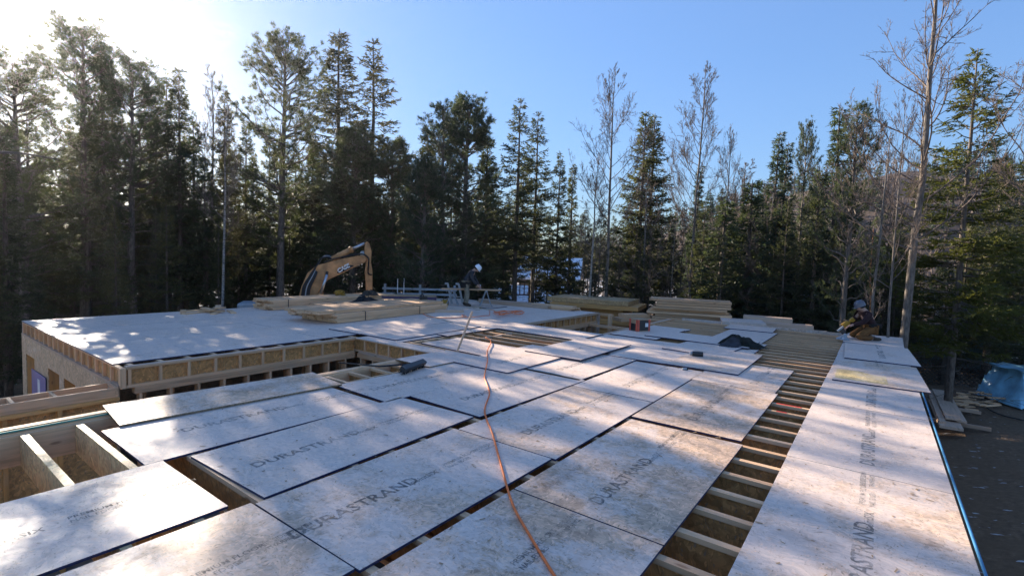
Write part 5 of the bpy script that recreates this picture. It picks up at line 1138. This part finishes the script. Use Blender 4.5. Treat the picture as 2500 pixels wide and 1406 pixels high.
# off-frame neighbours at the left that still shade the deck
for (x_, y_, h_, kd) in [(-25, 1.0, 12, 's1'), (-27, -2, 13, 's2'), (-24, -5, 12, 'dark'), (-29, 2, 14, 's1')]:
    tm, cm, H, R_ = LIB[kd]; s = h_/H; e = empty('spruce_tree', (x_, y_, -3.1), 1.0, 'spruce just outside the left edge of the photo', 'tree', 'spruces outside the left edge'); e.scale = (s, s, s); link('trunk', tm, e); link('crown', cm, e)

# distant hill with its bare wood
hc = atd(2180, 600, 170); rr_ = np.linspace(-1, 1, 70); U, V_ = np.meshgrid(rr_, rr_)
Hh = 31*np.exp(-(U**2*2.6+V_**2*3.2))+1.6*np.sin(U*17+1)*np.cos(V_*13)*np.exp(-(U**2+V_**2)*2); i_ = (np.arange(69)[:, None]*70+np.arange(69)[None, :]).ravel()
ax = Vector((hc.x, hc.y, 0)).normalized(); rx = Vector((ax.y, -ax.x, 0)); P = hc.x+rx.x*U*120+ax.x*V_*70, hc.y+rx.y*U*120+ax.y*V_*70
m, t, b = newmat('hill_soil'); c = ramp(t, noise(t, coords(t, rand=False), .5, 6, .7), [(.35, (.07, .05, .04)), (.6, (.14, .10, .085)), (.75, (.30, .28, .28))]); t.links.new(c, b.inputs['Base Color']); b.inputs['Roughness'].default_value = 1
hill = link('hill', mesh('hill', np.stack([P[0], P[1], Hh-4.0], -1).reshape(-1, 3), np.stack([i_, i_+1, i_+71, i_+70], 1), None, [m], None, True)); meta(hill, kind='structure'); hill['label'] = 'distant brown wooded hill'
g = np.random.default_rng(5); n_ = 2600; a_ = g.uniform(-1, 1, n_)*.9; b_ = g.uniform(-1, .25, n_); hz_ = 31*np.exp(-(a_**2*2.6+b_**2*3.2))-4.2
base = np.stack([hc.x+rx.x*a_*120+ax.x*b_*70, hc.y+rx.y*a_*120+ax.y*b_*70, hz_], 1)
rep = 16; B = np.repeat(base, rep, 0)+np.array([0, 0, 1.0])*g.uniform(1, 6, (n_*rep, 1)); d = g.normal(0, .5, B.shape)+np.array([0, 0, 1.0]); d /= np.linalg.norm(d, axis=1)[:, None]
V, T_ = blades(B, d, g.uniform(1.0, 2.6, len(B)), g.uniform(.10, .22, len(B)), g)
o = link('distant_wood', mesh('distant_wood', V, None, T_, [MAT['twig']])); meta(o, 'bare brown wood covering the distant hill', 'wood', None, 'stuff')
n_ = 260; a_ = g.uniform(-1, 1, n_)*.9; b_ = g.uniform(-1, .1, n_); hz_ = 31*np.exp(-(a_**2*2.6+b_**2*3.2))-4.2; base = np.stack([hc.x+rx.x*a_*120+ax.x*b_*70, hc.y+rx.y*a_*120+ax.y*b_*70, hz_], 1)
rep = 60; u = g.uniform(0, 1, (n_*rep, 1)); B = np.repeat(base, rep, 0)+np.array([0, 0, 1.0])*(1+7*u); an = g.uniform(0, 6.283, (n_*rep, 1)); d = np.c_[np.cos(an), np.sin(an), np.full_like(an, -.1)]
V, T_ = blades(B, d, (1.9*(1-u[:, 0])+.3), np.full(len(B), .55), g); o = link('distant_conifers', mesh('distant_conifers', V, None, T_, [MAT['needle_fir']])); meta(o, 'scattered dark conifers on the distant hill', 'wood', None, 'stuff')
# leaf litter, twigs and weeds on the forest floor
n_ = 9000; an = g.uniform(0, 2*math.pi, n_); rr_ = g.uniform(17, 42, n_); B = np.stack([-6+rr_*np.cos(an), 8+rr_*np.sin(an), np.zeros(n_)], 1); B[:, 2] = gz(B[:, 0], B[:, 1]); d = g.normal(0, .7, B.shape)+np.array([0, 0, 1.0]); d /= np.linalg.norm(d, axis=1)[:, None]
V, T_ = blades(B, d, g.uniform(.2, .9, n_), g.uniform(.012, .03, n_), g); o = link('undergrowth', mesh('undergrowth', V, None, T_, [MAT['twig']])); meta(o, 'dry twiggy undergrowth on the forest floor', 'undergrowth', None, 'stuff')


# wood chips and sawdust left on the deck
n_ = 1500; bx_ = g.uniform(-6.4, .6, n_); by_ = g.uniform(1.8, 15.5, n_); k_ = g.random(n_) < .3; bx_[k_] = g.uniform(-15.8, -9.8, k_.sum()); B = np.stack([bx_, by_, np.full(n_, .0035)], 1)
an = g.uniform(0, 6.283, n_); d = np.stack([np.cos(an), np.sin(an), np.full(n_, .02)], 1); d /= np.linalg.norm(d, axis=1)[:, None]; L_ = g.uniform(.012, .05, n_); S_ = np.stack([-np.sin(an), np.cos(an), np.zeros(n_)], 1)*g.uniform(.003, .009, (n_, 1))
V = np.stack([B-S_, B+S_, B+S_+d*L_[:, None], B-S_+d*L_[:, None]], 1).reshape(-1, 3)
ok_ = np.repeat(~((bx_ > -1.05) & (bx_ < -.62)), 4); idx = np.arange(n_)[~((bx_ > -1.05) & (bx_ < -.62))]
o = link('wood_chips', mesh('wood_chips', V, (idx[:, None]*4+np.arange(4)), None, [MAT['card']])); meta(o, 'small wood chips scattered on the floor panels', 'wood chips', None, 'stuff')

# thin scattering volume added to imitate flare and glow round the sun
hm = bpy.data.materials.new('flare_haze'); hm.use_nodes = True; t = hm.node_tree; t.nodes.clear(); vo = t.nodes.new('ShaderNodeVolumePrincipled'); oo = t.nodes.new('ShaderNodeOutputMaterial')
vo.inputs['Color'].default_value = (.92, .92, .95, 1); vo.inputs['Density'].default_value = .0003; vo.inputs['Anisotropy'].default_value = .8; t.links.new(vo.outputs[0], oo.inputs['Volume'])
hz = boxes('flare_haze', [(-430, 430, -430, 430, -8.2, 34)], hm, None); meta(hz, None, None, None, 'stuff'); hz['label'] = 'thin volume added to imitate flare and glow around the sun'; hz['category'] = 'flare_haze'
